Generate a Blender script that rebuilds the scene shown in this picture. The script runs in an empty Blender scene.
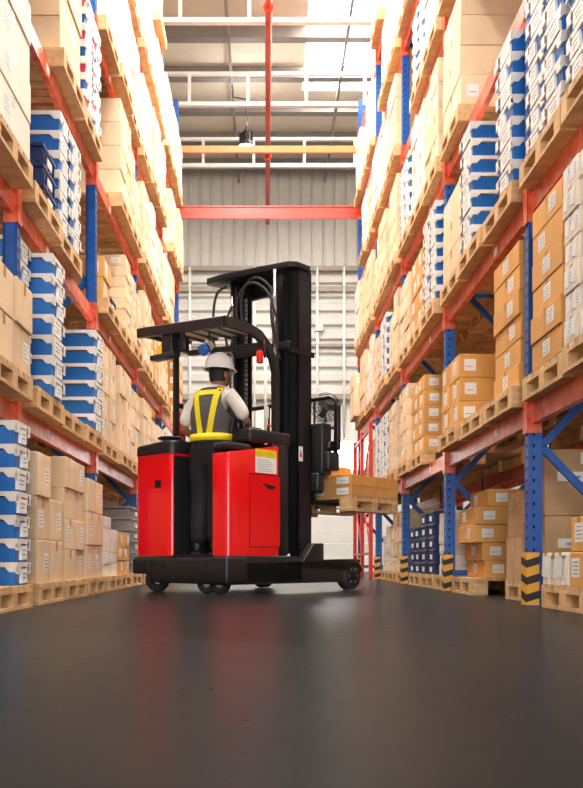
import bpy, bmesh, math, random
from mathutils import Vector, Matrix
from mathutils.bvhtree import BVHTree
random.seed(7)
R = math.radians
SC = bpy.context.scene
COL = SC.collection
F = 907.0; VX, VY, CH = 266.0, 560.0, 0.30       # focal length in pixels, vanishing point, eye height

# ------------------------------------------------------------------ camera
cam = bpy.data.cameras.new('camera'); camo = bpy.data.objects.new('camera', cam); COL.objects.link(camo)
camo.location = (0, 0, CH); camo.rotation_euler = (R(90), 0, 0)
cam.sensor_fit = 'VERTICAL'; cam.sensor_height = 24.0; cam.sensor_width = 24.0
cam.lens = F / 788 * 24.0
cam.shift_x = (291.5 - VX) / 788; cam.shift_y = (VY - 394) / 788
cam.clip_end = 200
SC.camera = camo
# ------------------------------------------------------------------ world, exposure, main light
w = bpy.data.worlds.new('world'); SC.world = w; w.use_nodes = True
w.node_tree.nodes['Background'].inputs[0].default_value = (0.9, 0.95, 1, 1)
w.node_tree.nodes['Background'].inputs[1].default_value = 1.0
SC.view_settings.view_transform = 'Standard'; SC.view_settings.look = 'None'
SC.view_settings.exposure = 0.0; SC.view_settings.gamma = 1.0; SC.view_settings.use_curve_mapping = False
LAMP_W = 250.0          # each high bay lamp
CEIL_FILL_W = 20.0  # extra upward light, added to brighten the ceiling
SKY_E = 28.0            # daylight coming through the roof lights
WIN_E = 5.0
ROOF_FILL_E = 11.0  # glow of the strips added high on the side walls
REAR_FILL_W = 900.0  # strength of the fill light added behind the camera
LAMP_YS = [6.6, 12.9, 19.1]

# added fill light behind the camera, at an invented door opening out of view
dl = bpy.data.lights.new('rear_fill_light', 'AREA'); dl.shape = 'RECTANGLE'; dl.size = 6.2; dl.size_y = 5.0; dl.energy = REAR_FILL_W; dl.color = (1, .98, .96)
do = bpy.data.objects.new('rear_fill_light', dl); COL.objects.link(do); do.location = (0, -6.1, 2.6); do.rotation_euler = (R(90), 0, 0)

# ------------------------------------------------------------------ materials
def lin(c):
    return tuple(((v / 255) / 12.92 if v / 255 <= .04045 else ((v / 255 + .055) / 1.055) ** 2.4) for v in c)
M = {}
def mat(name, rgb, rough=.5, metal=0., var=.08, scale=6., bump=0., bscale=40., emit=0., rnd=0., rgb2=None, spec=.5, coat=0.):
    m = bpy.data.materials.new(name); m.use_nodes = True; nt = m.node_tree; N = nt.nodes; L = nt.links
    b = N['Principled BSDF']; c = lin(rgb)
    b.inputs['Roughness'].default_value = rough; b.inputs['Metallic'].default_value = metal
    b.inputs['Specular IOR Level'].default_value = spec
    b.inputs['Coat Weight'].default_value = coat; b.inputs['Coat Roughness'].default_value = .1
    tc = N.new('ShaderNodeTexCoord')
    nz = N.new('ShaderNodeTexNoise'); nz.inputs['Scale'].default_value = scale; nz.inputs['Detail'].default_value = 4
    L.new(tc.outputs['Object'], nz.inputs['Vector'])
    mx = N.new('ShaderNodeMix'); mx.data_type = 'RGBA'
    mx.inputs['A'].default_value = (*[v * (1 - var) for v in c], 1)
    c2 = lin(rgb2) if rgb2 else [min(1, v * (1 + var)) for v in c]
    mx.inputs['B'].default_value = (*c2, 1)
    rp = N.new('ShaderNodeValToRGB'); rp.color_ramp.elements[0].position = .35; rp.color_ramp.elements[1].position = .65
    L.new(nz.outputs['Fac'], rp.inputs['Fac']); L.new(rp.outputs['Color'], mx.inputs['Factor'])
    out = mx.outputs['Result']
    if rnd:
        oi = N.new('ShaderNodeObjectInfo'); ge = N.new('ShaderNodeNewGeometry')
        ad = N.new('ShaderNodeMath'); ad.operation = 'ADD'
        L.new(oi.outputs['Random'], ad.inputs[0]); L.new(ge.outputs['Random Per Island'], ad.inputs[1])
        fr = N.new('ShaderNodeMath'); fr.operation = 'FRACT'; L.new(ad.outputs[0], fr.inputs[0])
        mr = N.new('ShaderNodeMapRange'); mr.inputs['To Min'].default_value = 1 - rnd; mr.inputs['To Max'].default_value = 1 + rnd * .6
        L.new(fr.outputs[0], mr.inputs['Value'])
        hs = N.new('ShaderNodeHueSaturation'); L.new(out, hs.inputs['Color']); L.new(mr.outputs[0], hs.inputs['Value'])
        out = hs.outputs['Color']
    L.new(out, b.inputs['Base Color'])
    if bump:
        n2 = N.new('ShaderNodeTexNoise'); n2.inputs['Scale'].default_value = bscale; n2.inputs['Detail'].default_value = 3
        L.new(tc.outputs['Object'], n2.inputs['Vector'])
        bp = N.new('ShaderNodeBump'); bp.inputs['Strength'].default_value = bump; bp.inputs['Distance'].default_value = .01
        L.new(n2.outputs['Fac'], bp.inputs['Height']); L.new(bp.outputs['Normal'], b.inputs['Normal'])
    if emit:
        b.inputs['Emission Color'].default_value = (*c, 1); b.inputs['Emission Strength'].default_value = emit
    M[name] = m
    return m
mat('carton_tan', (234, 204, 164), .75, var=.06, rnd=.14, bump=.1)
mat('carton_orange', (222, 164, 88), .7, var=.05, rnd=.12, bump=.1)
mat('carton_kraft', (196, 158, 116), .75, var=.06, rnd=.08, bump=.1)
mat('carton_pale', (240, 228, 210), .6, var=.05, rnd=.08, bump=.1)
mat('tape', (198, 158, 98), .25, var=.05)
mat('paper', (240, 238, 234), .6, var=.03)
mat('print', (158, 158, 160), .6, var=.5, scale=90)
mat('seam', (120, 84, 50), .8, var=.1)
mat('wood', (214, 174, 126), .75, var=.18, scale=9, rnd=.16, bump=.25, bscale=60)
mat('wood_end', (218, 176, 122), .8, var=.15, scale=20, rnd=.12)
mat('rack_blue', (16, 84, 166), .38, var=.15, scale=12, bump=.05)
mat('rack_red', (214, 66, 36), .32, var=.12, scale=10, rgb2=(232, 116, 80), bump=.04)
mat('guard_yellow', (232, 168, 44), .45, var=.1)
mat('black', (22, 22, 24), .5, var=.2)
mat('hole', (8, 10, 18), .8, var=.1)
mat('crate_blue', (14, 110, 196), .4, var=.08, rnd=.08)
mat('crate_white', (236, 230, 222), .45, var=.05, rnd=.05)
mat('crate_grey', (150, 152, 154), .45, var=.06, rnd=.08)
mat('crate_navy', (26, 48, 104), .42, var=.08, rnd=.1)
mat('crate_pink', (216, 46, 92), .4, var=.08, rnd=.05)
mat('truck_red', (246, 6, 22), .3, var=.03, coat=.5)
mat('truck_black', (30, 30, 32), .42, var=.12, scale=20, bump=.06)
mat('mast_steel', (30, 30, 32), .36, metal=.35, var=.15, scale=14)
mat('rubber', (30, 30, 32), .7, var=.15, bump=.1)
mat('rubber_grey', (58, 56, 54), .6, var=.15)
mat('chrome', (210, 210, 212), .2, metal=1., var=.05)
mat('steel', (150, 150, 150), .35, metal=.8, var=.1)
mat('pale_plastic', (226, 222, 210), .45, var=.05)
mat('yellow', (240, 214, 20), .5, var=.04)
mat('amber', (240, 150, 20), .25, var=.05, emit=.8)
mat('lamp_red', (214, 40, 24), .25, var=.05, emit=.25)
mat('lamp_blue', (40, 110, 190), .2, var=.1)
mat('skin', (160, 108, 80), .5, var=.05)
mat('hair', (16, 14, 14), .6, var=.2, bump=.4, bscale=200)
mat('shirt', (240, 232, 220), .8, var=.04, bump=.2, bscale=30)
mat('vest', (88, 84, 84), .8, var=.1, scale=60, bump=.2, bscale=200)
mat('hi_vis', (246, 226, 22), .55, var=.04)
mat('trousers', (17, 17, 19), .8, var=.2, bump=.4, bscale=14)
mat('helmet', (240, 240, 238), .25, var=.02, coat=.3)
mat('wall_panel', (204, 201, 195), .55, var=.03)
mat('wall_grey', (186, 182, 174), .45, var=.04, metal=.1)
mat('wall_white', (222, 219, 213), .6, var=.02)
mat('girt', (150, 140, 128), .5, var=.06)
mat('roof', (226, 212, 192), .6, var=.03)
mat('purlin', (128, 122, 116), .5, var=.06)
mat('truss', (236, 232, 226), .45, var=.03)
mat('screen_red', (206, 44, 30), .4, var=.08)
mat('tie_red', (206, 58, 40), .35, var=.06)
mat('tie_orange', (238, 132, 72), .4, var=.06)
mat('pipe_red', (196, 62, 34), .4, var=.08)
mat('lamp_body', (34, 34, 36), .4, var=.1)
mat('lamp_glow', (255, 250, 240), .4, emit=14)
mat('daylight', (255, 252, 246), .4, emit=SKY_E)
mat('roof_fill_glow', (255, 246, 232), .4, emit=ROOF_FILL_E)  # for the added side strips that brighten roof and trusses
mat('window_light', (255, 252, 248), .4, emit=WIN_E)
# floor: polished concrete
def floor_mat():
    m = bpy.data.materials.new('floor_concrete'); m.use_nodes = True; nt = m.node_tree; N = nt.nodes; L = nt.links
    b = N['Principled BSDF']; tc = N.new('ShaderNodeTexCoord')
    mp = N.new('ShaderNodeMapping'); mp.inputs['Scale'].default_value = (1, .5, 1); L.new(tc.outputs['Object'], mp.inputs['Vector'])
    n1 = N.new('ShaderNodeTexNoise'); n1.inputs['Scale'].default_value = .8; n1.inputs['Detail'].default_value = 6; L.new(mp.outputs[0], n1.inputs['Vector'])
    n2 = N.new('ShaderNodeTexNoise'); n2.inputs['Scale'].default_value = 14; n2.inputs['Detail'].default_value = 6; L.new(tc.outputs['Object'], n2.inputs['Vector'])
    r = N.new('ShaderNodeValToRGB'); r.color_ramp.elements[0].position = .3; r.color_ramp.elements[1].position = .7
    r.color_ramp.elements[0].color = (*lin((31, 32, 33)), 1); r.color_ramp.elements[1].color = (*lin((43, 44, 44)), 1)
    L.new(n1.outputs['Fac'], r.inputs['Fac']); L.new(r.outputs['Color'], b.inputs['Base Color'])
    r2 = N.new('ShaderNodeMapRange'); r2.inputs['To Min'].default_value = .25; r2.inputs['To Max'].default_value = .33
    L.new(n2.outputs['Fac'], r2.inputs['Value']); L.new(r2.outputs[0], b.inputs['Roughness'])
    bp = N.new('ShaderNodeBump'); bp.inputs['Strength'].default_value = .0; bp.inputs['Distance'].default_value = .01
    L.new(n2.outputs['Fac'], bp.inputs['Height']); L.new(bp.outputs['Normal'], b.inputs['Normal'])
    b.inputs['Specular IOR Level'].default_value = .5; b.inputs['IOR'].default_value = 1.1
    M['floor'] = m
floor_mat()

# ------------------------------------------------------------------ mesh helpers
class MB:
    """collects shapes; build() links them as ONE mesh object"""
    def __init__(s): s.bm = bmesh.new(); s.mats = []
    def _mi(s, m):
        if m not in s.mats: s.mats.append(m)
        return s.mats.index(m)
    def _add(s, verts, faces, m, smooth=False):
        vs = [s.bm.verts.new(v) for v in verts]; mi = s._mi(m)
        for f in faces:
            try:
                fc = s.bm.faces.new([vs[i] for i in f]); fc.material_index = mi; fc.smooth = smooth
            except ValueError: pass
        return vs
    def box(s, x0, x1, y0, y1, z0, z1, m, mtx=None):
        v = [Vector(p) for p in ((x0, y0, z0), (x1, y0, z0), (x1, y1, z0), (x0, y1, z0), (x0, y0, z1), (x1, y0, z1), (x1, y1, z1), (x0, y1, z1))]
        if mtx: v = [mtx @ p for p in v]
        s._add(v, [(0, 3, 2, 1), (4, 5, 6, 7), (0, 1, 5, 4), (1, 2, 6, 5), (2, 3, 7, 6), (3, 0, 4, 7)], m)
        return s
    def rbox(s, x0, x1, y0, y1, z0, z1, m, r=.02, seg=2):
        b = bmesh.new(); bmesh.ops.create_cube(b, size=1)
        for v in b.verts: v.co = Vector(((x0 + x1) / 2 + v.co.x * (x1 - x0), (y0 + y1) / 2 + v.co.y * (y1 - y0), (z0 + z1) / 2 + v.co.z * (z1 - z0)))
        bmesh.ops.bevel(b, geom=b.edges[:], offset=r, segments=seg, affect='EDGES', profile=.5)
        s.merge(b, m, True); return s
    def merge(s, b, m, smooth=False, mtx=None):
        b.verts.index_update()
        s._add([(mtx @ v.co if mtx else v.co.copy()) for v in b.verts], [[v.index for v in f.verts] for f in b.faces], m, smooth)
        b.free()
    def prism(s, poly, axis, a0, a1, m, r=0., smooth=False):
        """poly: 2D points; axis 'x','y','z' is the extrusion axis"""
        def P(p, a):
            return {'x': (a, p[0], p[1]), 'y': (p[0], a, p[1]), 'z': (p[0], p[1], a)}[axis]
        b = bmesh.new()
        v0 = [b.verts.new(P(p, a0)) for p in poly]; v1 = [b.verts.new(P(p, a1)) for p in poly]; n = len(poly)
        b.faces.new(v0); b.faces.new(v1[::-1])
        for i in range(n): b.faces.new((v0[i], v0[(i + 1) % n], v1[(i + 1) % n], v1[i]))
        bmesh.ops.recalc_face_normals(b, faces=b.faces[:])
        if r: bmesh.ops.bevel(b, geom=b.edges[:], offset=r, segments=2, affect='EDGES', profile=.5)
        s.merge(b, m, smooth or bool(r)); return s
    def cyl(s, p0, p1, r0, m, r1=None, n=16, caps=True):
        p0, p1 = Vector(p0), Vector(p1); r1 = r0 if r1 is None else r1
        q = (p1 - p0).to_track_quat('Z', 'Y'); v = []
        for p, r in ((p0, r0), (p1, r1)):
            for i in range(n):
                a = 2 * math.pi * i / n; v.append(p + q @ Vector((r * math.cos(a), r * math.sin(a), 0)))
        vs = s._add(v, [(i, (i + 1) % n, n + (i + 1) % n, n + i) for i in range(n)], m, True)
        if caps:
            mi = s._mi(m)
            for f in (vs[:n][::-1], vs[n:]):
                fc = s.bm.faces.new(f); fc.material_index = mi
        return s
    def tube(s, pts, r, m, n=8):
        pts = [Vector(p) for p in pts]; rs = r if isinstance(r, (list, tuple)) else [r] * len(pts); v = []
        up = Vector((0, 0, 1)); d0 = (pts[1] - pts[0]).normalized()
        nx = d0.orthogonal().normalized()
        for i, p in enumerate(pts):
            d = (pts[min(i + 1, len(pts) - 1)] - pts[max(i - 1, 0)]).normalized()
            nx = (nx - d * nx.dot(d)).normalized(); ny = d.cross(nx)
            for k in range(n):
                a = 2 * math.pi * k / n; v.append(p + (nx * math.cos(a) + ny * math.sin(a)) * rs[i])
        f = []
        for i in range(len(pts) - 1):
            for k in range(n): f.append((i * n + k, i * n + (k + 1) % n, (i + 1) * n + (k + 1) % n, (i + 1) * n + k))
        f.append(tuple(range(n))[::-1]); f.append(tuple((len(pts) - 1) * n + k for k in range(n)))
        s._add(v, f, m, True); return s
    def beam(s, p0, p1, w, h, m):
        p0, p1 = Vector(p0), Vector(p1); d = p1 - p0; q = d.to_track_quat('Z', 'Y').to_matrix().to_4x4()
        s.box(-w / 2, w / 2, -h / 2, h / 2, 0, d.length, m, Matrix.Translation(p0) @ q); return s
    def lathe(s, prof, m, c=(0, 0, 0), axis='z', n=24, ang=2 * math.pi):
        v = []; c = Vector(c)
        for r, h in prof:
            for i in range(n):
                a = 2 * math.pi * i / n
                p = (r * math.cos(a), r * math.sin(a), h)
                if axis == 'y': p = (p[0], h, p[1])
                if axis == 'x': p = (h, p[0], p[1])
                v.append(c + Vector(p))
        f = [(j * n + i, j * n + (i + 1) % n, (j + 1) * n + (i + 1) % n, (j + 1) * n + i) for j in range(len(prof) - 1) for i in range(n)]
        f.append(tuple(range(n))[::-1]); f.append(tuple((len(prof) - 1) * n + i for i in range(n)))
        s._add(v, f, m, True); return s
    def data(s, name, fix=True):
        if fix: bmesh.ops.recalc_face_normals(s.bm, faces=s.bm.faces[:])
        me = bpy.data.meshes.new(name); s.bm.to_mesh(me); s.bm.free()
        for m in s.mats: me.materials.append(M[m])
        return me
    def build(s, name, parent=None, loc=(0, 0, 0), fix=True):
        o = bpy.data.objects.new(name, s.data(name, fix)); COL.objects.link(o); o.location = loc
        if parent: o.parent = parent
        return o
def empty(name, loc=(0, 0, 0), rz=0):
    o = bpy.data.objects.new(name, None); COL.objects.link(o); o.location = loc; o.rotation_euler = (0, 0, rz); o.empty_display_size = .1
    return o
def tag(o, label=None, cat=None, group=None, kind=None):
    if label: o['label'] = label
    if cat: o['category'] = cat
    if group: o['group'] = group
    if kind: o['kind'] = kind
    return o
def inst(name, me, parent=None, loc=(0, 0, 0), rz=0):
    o = bpy.data.objects.new(name, me); COL.objects.link(o); o.location = loc; o.rotation_euler = (0, 0, rz)
    if parent: o.parent = parent
    return o
def struct(o): o['kind'] = 'structure'; return o
ORD = ['first', 'second', 'third', 'fourth', 'fifth', 'sixth', 'seventh', 'eighth', 'ninth', 'tenth', 'eleventh', 'twelfth', 'thirteenth', 'fourteenth', 'fifteenth', 'sixteenth']

# ------------------------------------------------------------------ setting
WY = 24.0; RZ = 10.6; SX = 9.0; BY = -6.0
m = MB(); m.box(-SX, SX, BY, WY, -.2, 0, 'floor'); struct(m.build('floor'))
# ceiling: sheet with roof lights set in it
sky_strips = [(.8, 2.4, 13.2, 19.9), (-1.9, -.6, 4.0, 12.6), (.8, 2.4, 4.0, 11.8)]  # only the first strip is in view; unseen others placed to light the aisle
m = MB()
xs = sorted({-SX, SX, *[s[0] for s in sky_strips], *[s[1] for s in sky_strips]})
ys = sorted({BY, WY, *[s[2] for s in sky_strips], *[s[3] for s in sky_strips]})
for i in range(len(xs) - 1):
    for j in range(len(ys) - 1):
        cx, cy = (xs[i] + xs[i + 1]) / 2, (ys[j] + ys[j + 1]) / 2
        if any(a < cx < b and c < cy < d for a, b, c, d in sky_strips): continue
        m.box(xs[i], xs[i + 1], ys[j], ys[j + 1], RZ, RZ + .1, 'roof')
struct(m.build('ceiling'))
for k, (a, b, c, d) in enumerate(sky_strips):
    m = MB(); m.box(a, b, c, d, RZ + .02, RZ + .06, 'daylight'); struct(m.build('window_%d' % (k + 2)))
# purlins
m = MB(); y = WY - .7
while y > BY:
    m.box(-SX, SX, y - .04, y + .04, RZ - .26, RZ - .001, 'purlin'); m.box(-SX, SX, y - .1, y + .1, RZ - .27, RZ - .255, 'purlin'); y -= 1.45
for x in (-.72, -2.3, 1.55):
    m.box(x - .03, x + .03, BY, WY, RZ - .33, RZ - .27, 'purlin')
struct(m.build('trim_1'))
# walls
m = MB()
m.box(-SX, SX, WY, WY + .2, 3.45, 4.6, 'wall_white')
m.box(-SX, -1.6, WY, WY + .2, 0, 3.45, 'wall_white'); m.box(3.2, SX, WY, WY + .2, 0, 3.45, 'wall_white')
m.box(-1.6, 3.2, WY, WY + .2, 2.55, 2.68, 'wall_white')
m.box(-SX, SX, WY, WY + .2, 4.6, RZ, 'wall_panel')
z = 4.62
while z < 7.9:                                        # horizontal siding
    m.prism([(WY, z), (WY - .10, z + .04), (WY - .10, z + .2), (WY, z + .3)], 'x', -SX, SX, 'wall_panel'); z += .37
x = -SX
while x < SX - .3:                                    # standing ribs above
    m.prism([(x, WY), (x + .02, WY - .07), (x + .06, WY - .07), (x + .08, WY)], 'z', 7.98, RZ - .02, 'wall_grey'); x += (.14 if int(round(x * 1000)) % 2 else .30)
struct(m.build('wall_back'))
m = MB()
for zz, h in ((4.52, .14), (7.9, .12), (7.35, .14), (5.9, .08)):
    m.box(-SX, SX, WY - .2, WY - .1, zz, zz + h, 'girt')
for xx in (1.35, 2.05, -.3, -2.0):
    m.cyl((xx, WY - .17, 3.5), (xx, WY - .17, 8.0), .035, 'truss')
m.box(1.3, 1.5, WY - .26, WY - .12, 6.3, 6.5, 'wall_panel')
struct(m.build('trim_2'))
m = MB()
for k in range(7): m.box(-1.6, 3.2, WY + .02, WY + .06 + .015 * (k % 2), .02 + k * .361, .02 + (k + 1) * .361 - .012, 'wall_white')
struct(m.build('door_1'))
wo = struct(empty('window_1', (.8, WY, 2.68)))
m = MB(); m.box(-2.4, 2.4, .1, .12, .02, .75, 'window_light'); m.build('pane', wo)
m = MB()
for xx in (-2.4, -1.6, -.8, 0, .8, 1.6, 2.36): m.box(xx - .02, xx + .02, 0, .1, .0, .77, 'truss')
m.build('window_frame', wo)
for nm, x0, x1 in (('wall_left', -SX - .2, -SX), ('wall_right', SX, SX + .2)):
    m = MB(); m.box(x0, x1, BY, WY, 0, 8.7, 'wall_white'); m.box(x0, x1, BY, WY, 10.2, RZ, 'wall_white'); m.box(x0, x1, BY, 4, 8.7, 10.2, 'wall_white'); m.box(x0, x1, 23, WY, 8.7, 10.2, 'wall_white'); struct(m.build(nm))
    wo = struct(empty('window_%d' % (5 if x0 < 0 else 6), ((x0 + x1) / 2, 4, 8.7)))  # glowing strip added high in the side wall to light the roof
    m = MB(); m.box(-.02, .02, 0, 19, 0, 1.5, 'roof_fill_glow'); m.build('pane', wo)
    m = MB()
    for q in range(14): m.box(-.06, .06, q * 1.46 - .03, q * 1.46 + .03, 0, 1.5, 'truss')
    m.build('window_frame', wo)
m = MB(); m.box(-SX, -3.2, BY - .2, BY, 0, RZ, 'wall_grey'); m.box(3.2, SX, BY - .2, BY, 0, RZ, 'wall_grey'); m.box(-3.2, 3.2, BY - .2, BY, 5.2, RZ, 'wall_grey')  # unseen opening made up to hold the added rear fill light
struct(m.build('wall_front'))
# roof trusses
y = 20.8; k = 0
while y > BY + 1:
    t = empty('roof_truss', (0, y, 9.3))
    m = MB(); m.box(-SX, SX, -.05, .05, 0, .08, 'truss'); m.build('bottom_chord', t)
    m = MB(); m.box(-SX, SX, -.04, .04, .62, .68, 'truss'); m.build('top_chord', t)
    m = MB(); x = -8.6
    off = [.2, .12, .2][k % 3]
    while x < SX: m.box(x + off - .03, x + off + .03, -.03, .03, .08, .62, 'truss'); x += 1.16
    m.box(-5, -4.9, -.05, .05, .68, RZ - 9.3 - .33, 'truss'); m.box(5, 5.1, -.05, .05, .68, RZ - 9.3 - .33, 'truss')
    m.box(-SX, SX, -.02, .02, .06, .085, 'truss'); m.build('web', t)
    tag(t, 'white steel roof truss crossing the aisle, %s out from the back wall' % ORD[k], 'roof truss', 'white trusses under the roof')
    y -= 2.79; k += 1
# sprinkler main
t = empty('sprinkler_pipe', (.04, 0, 9.2))
m = MB(); m.cyl((0, BY, 0), (0, WY - .01, 0), .055, 'pipe_red'); m.build('pipe', t)
for yy in (14.6, 20.0, 9.0): m = MB(); m.cyl((0, yy - .04, 0), (0, yy + .04, 0), .085, 'pipe_red'); m.build('flange', t)
m = MB()
for yy in (9.64, 12.43, 15.22, 18.01, 20.8): m.box(-.01, .01, yy - .01, yy + .01, .05, .11, 'steel')
m.build('hanger', t)
tag(t, 'long red sprinkler pipe running down the middle of the roof', 'pipe')
# ------------------------------------------------------------------ high bay lamps
LP = ['nearest the back wall, above the crossing beams', 'second out from the back wall', 'farthest from the back wall']
for k, yy in enumerate(LAMP_YS[::-1]):
    t = empty('high_bay_lamp', (-.42, yy, 9.0))
    m = MB(); m.lathe([(.05, .34), (.09, .32), (.12, .26), (.12, .12), (.15, .06), (.17, 0)], 'lamp_body')
    for a in range(12):
        an = a * math.pi / 6; m.box(.08, .145, -.006, .006, .12, .31, 'lamp_body', Matrix.Rotation(an, 4, 'Z'))
    m.build('housing', t)
    m = MB(); m.cyl((0, 0, -.012), (0, 0, .0), .16, 'lamp_glow'); m.build('diffuser', t)
    m = MB(); m.tube([(0, 0, .34), (.03, 0, .6), (-.02, 0, .85), (0, 0, 1.0), (-.28, 0, 1.05), (-.28, 0, 1.3)], .014, 'black'); m.build('cable', t)
    tag(t, 'black high bay lamp hanging over the aisle, ' + LP[k], 'lamp', 'high bay lamps over the aisle')
    ld = bpy.data.lights.new('lamp_light', 'AREA'); ld.shape = 'DISK'; ld.size = .34; ld.energy = LAMP_W; ld.color = (1, .975, .94)
    lo = bpy.data.objects.new('lamp_light', ld); COL.objects.link(lo); lo.parent = t; lo.location = (0, 0, -.03)
    ld2 = bpy.data.lights.new('ceiling_fill', 'AREA'); ld2.shape = 'DISK'; ld2.size = .4; ld2.energy = CEIL_FILL_W; ld2.color = (1, .975, .94)  # upward fill added for the ceiling, not part of the lamp fitting
    lo = bpy.data.objects.new('ceiling_fill', ld2); COL.objects.link(lo); lo.parent = t; lo.location = (0, 0, .46); lo.rotation_euler = (math.pi, 0, 0)
# ------------------------------------------------------------------ racks
LX, RX = 1.655, 1.74            # aisle posts of the left and right rack
YP = [3.2 + 2.7 * i for i in range(6)]
BB = [1.18, 2.54, 3.90, 5.26, 6.62, 7.98]; BH = .13
LEV = [0.0] + [b + BH for b in BB]
PW = .09; RD = 1.0; TOP = 8.75
def post_mesh(h, holes=True):
    m = MB()
    m.box(-.045, .045, -.045, -.041, 0, h, 'rack_blue'); m.box(-.045, .045, .041, .045, 0, h, 'rack_blue')
    m.box(-.045, -.039, -.045, .045, 0, h, 'rack_blue'); m.box(.03, .045, -.045, -.03, 0, h, 'rack_blue'); m.box(.03, .045, .03, .045, 0, h, 'rack_blue')
    if holes:
        z = .12
        while z < h - .1:
            for yy in (-.018, .018): m.box(-.0462, -.045, yy - .006, yy + .006, z, z + .022, 'hole')
            m.box(-.02, -.004, -.0462, -.045, z, z + .022, 'hole'); z += .075
    return m.data('post')
POST = post_mesh(TOP)
def brace_mesh():
    m = MB()
    z0, z1 = .1, 1.04
    pts = [(RD - .05, .1)]; z = 1.04; fr = True
    while z < TOP - .05:
        pts.append((.05 if fr else RD - .05, z)); fr = not fr; z += .95
    for a, b in zip(pts, pts[1:]): m.beam((a[0], 0, a[1]), (b[0], 0, b[1]), .03, .05, 'rack_blue')
    m.beam((.05, 0, .18), (RD - .05, 0, .18), .03, .05, 'rack_blue'); m.beam((.05, 0, TOP - .1), (RD - .05, 0, TOP - .1), .03, .05, 'rack_blue')
    return m.data('brace')
BRACE = brace_mesh()
m = MB(); m.box(-.06, .06, -.06, .06, 0, .008, 'rack_blue'); FOOT = m.data('foot_plate')
def frame(x, y, side, label):          # side -1: aisle to the +x of a left rack
    t = empty('rack_upright', (x, y, 0), 0 if side > 0 else math.pi)
    for px, rr in ((0, 0), (RD, math.pi)):
        inst('post', POST, t, (px, 0, .008), rr); inst('foot_plate', FOOT, t, (px, 0, 0))
    inst('brace', BRACE, t)
    tag(t, label, 'rack upright', 'blue upright frames of the pallet racks'); return t
for s, X, nm in ((-1, -LX, 'left'), (1, RX, 'right')):
    for k, yy in enumerate(YP):
        frame(X, yy, s, 'blue perforated steel upright frame, %s from the camera end of the %s aisle rack' % (ORD[k], nm))
X2L, X2R = -(LX + RD + .25), RX + RD + .25
for s, X, nm in ((-1, X2L, 'left'), (1, X2R, 'right')):
    for k, yy in enumerate(YP[1:]):
        frame(X, yy, s, 'blue upright frame in the row behind the %s rack, %s from the camera' % (nm, ORD[k]))
def beam_mesh(L):
    m = MB()
    m.box(-.025, .02, 0, L, 0, BH - .02, 'rack_red'); m.box(-.025, -.012, 0, L, BH - .02, BH, 'rack_red'); m.box(-.012, .02, 0, L, BH - .02, BH - .001, 'rack_red')
    m.box(-.0265, -.025, L * .3, L * .3 + .09, .03, .09, 'paper')
    return m.data('beam')
BEAM = beam_mesh(2.7 - PW - .012)
m = MB(); m.box(-.056, .04, -.005, 0, -.06, .19, 'rack_red'); m.box(-.056, -.048, -.05, 0, -.06, .19, 'rack_red')
for zz in (-.03, .05, .13): m.box(-.058, -.056, -.034, -.02, zz, zz + .02, 'steel')
CONN_N = m.data('connector')
m = MB(); m.box(-.056, .04, 0, .005, -.06, .19, 'rack_red'); m.box(-.056, -.048, 0, .05, -.06, .19, 'rack_red'); CONN_F = m.data('connector')
LVN = ['ground level', 'first shelf', 'second shelf', 'third shelf', 'fourth shelf', 'fifth shelf', 'sixth shelf']
def rack_beam(x, y0, z, flip, label):
    # local y runs along the aisle; -x local is the outer face
    t = empty('rack_beam', (x, y0 + PW / 2 + .006, z))
    o = inst('crossbar', BEAM, t, (0, 0, 0))
    a = inst('connector', CONN_N, t, (0, 0, 0)); b = inst('connector', CONN_F, t, (0, 2.7 - PW - .012, 0))
    if flip:
        for q in (o, a, b): q.scale = (-1, 1, 1)
    tag(t, label, 'rack beam', 'red beams of the pallet racks')
for s, X, nm in ((-1, -LX, 'left'), (1, RX, 'right')):
    for k in range(5):
        for l, z in enumerate(BB):
            rack_beam(X, YP[k], z, s < 0, 'red front beam carrying the %s, %s bay of the %s rack' % (LVN[l + 1], ORD[k], nm))
            rack_beam(X + s * RD, YP[k], z, s > 0, 'red rear beam carrying the %s, %s bay of the %s rack' % (LVN[l + 1], ORD[k], nm))
for s, X, nm in ((-1, X2L, 'left'), (1, X2R, 'right')):
    for k in range(1, 5):
        for l in range(2):
            rack_beam(X, YP[k], BB[l], s < 0, 'red beam of the %s in the row behind the %s rack, %s bay' % (LVN[l + 1], nm, ORD[k - 1]))
            rack_beam(X + s * RD, YP[k], BB[l], s > 0, 'far red beam of the %s in the row behind the %s rack, %s bay' % (LVN[l + 1], nm, ORD[k - 1]))
# beams across the aisle at its far end
t = empty('tie_beam', (0, YP[5] + .1, 6.62))
m = MB(); m.box(-LX, RX, -.03, .03, 0, .20, 'tie_red'); m.box(-LX, RX, -.05, .05, .2, .225, 'tie_red'); m.build('crossbar', t)
for xx in (-LX + .0, RX - .0): m = MB(); m.box(xx - .05, xx + .05, -.055, -.03, -.03, .25, 'tie_red'); m.build('end_plate', t)
tag(t, 'thick red steel beam crossing the far end of the aisle', 'beam')
t = empty('tie_beam', (0, YP[5] + .1, 7.84))
m = MB(); m.box(-LX, RX, -.03, .03, 0, .12, 'tie_orange'); m.build('crossbar', t)
for xx in (-LX + .0, RX - .0): m = MB(); m.box(xx - .05, xx + .05, -.055, -.03, -.03, .15, 'tie_orange'); m.build('end_plate', t)
tag(t, 'thin orange-red beam crossing the aisle above the thick one', 'beam')
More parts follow.
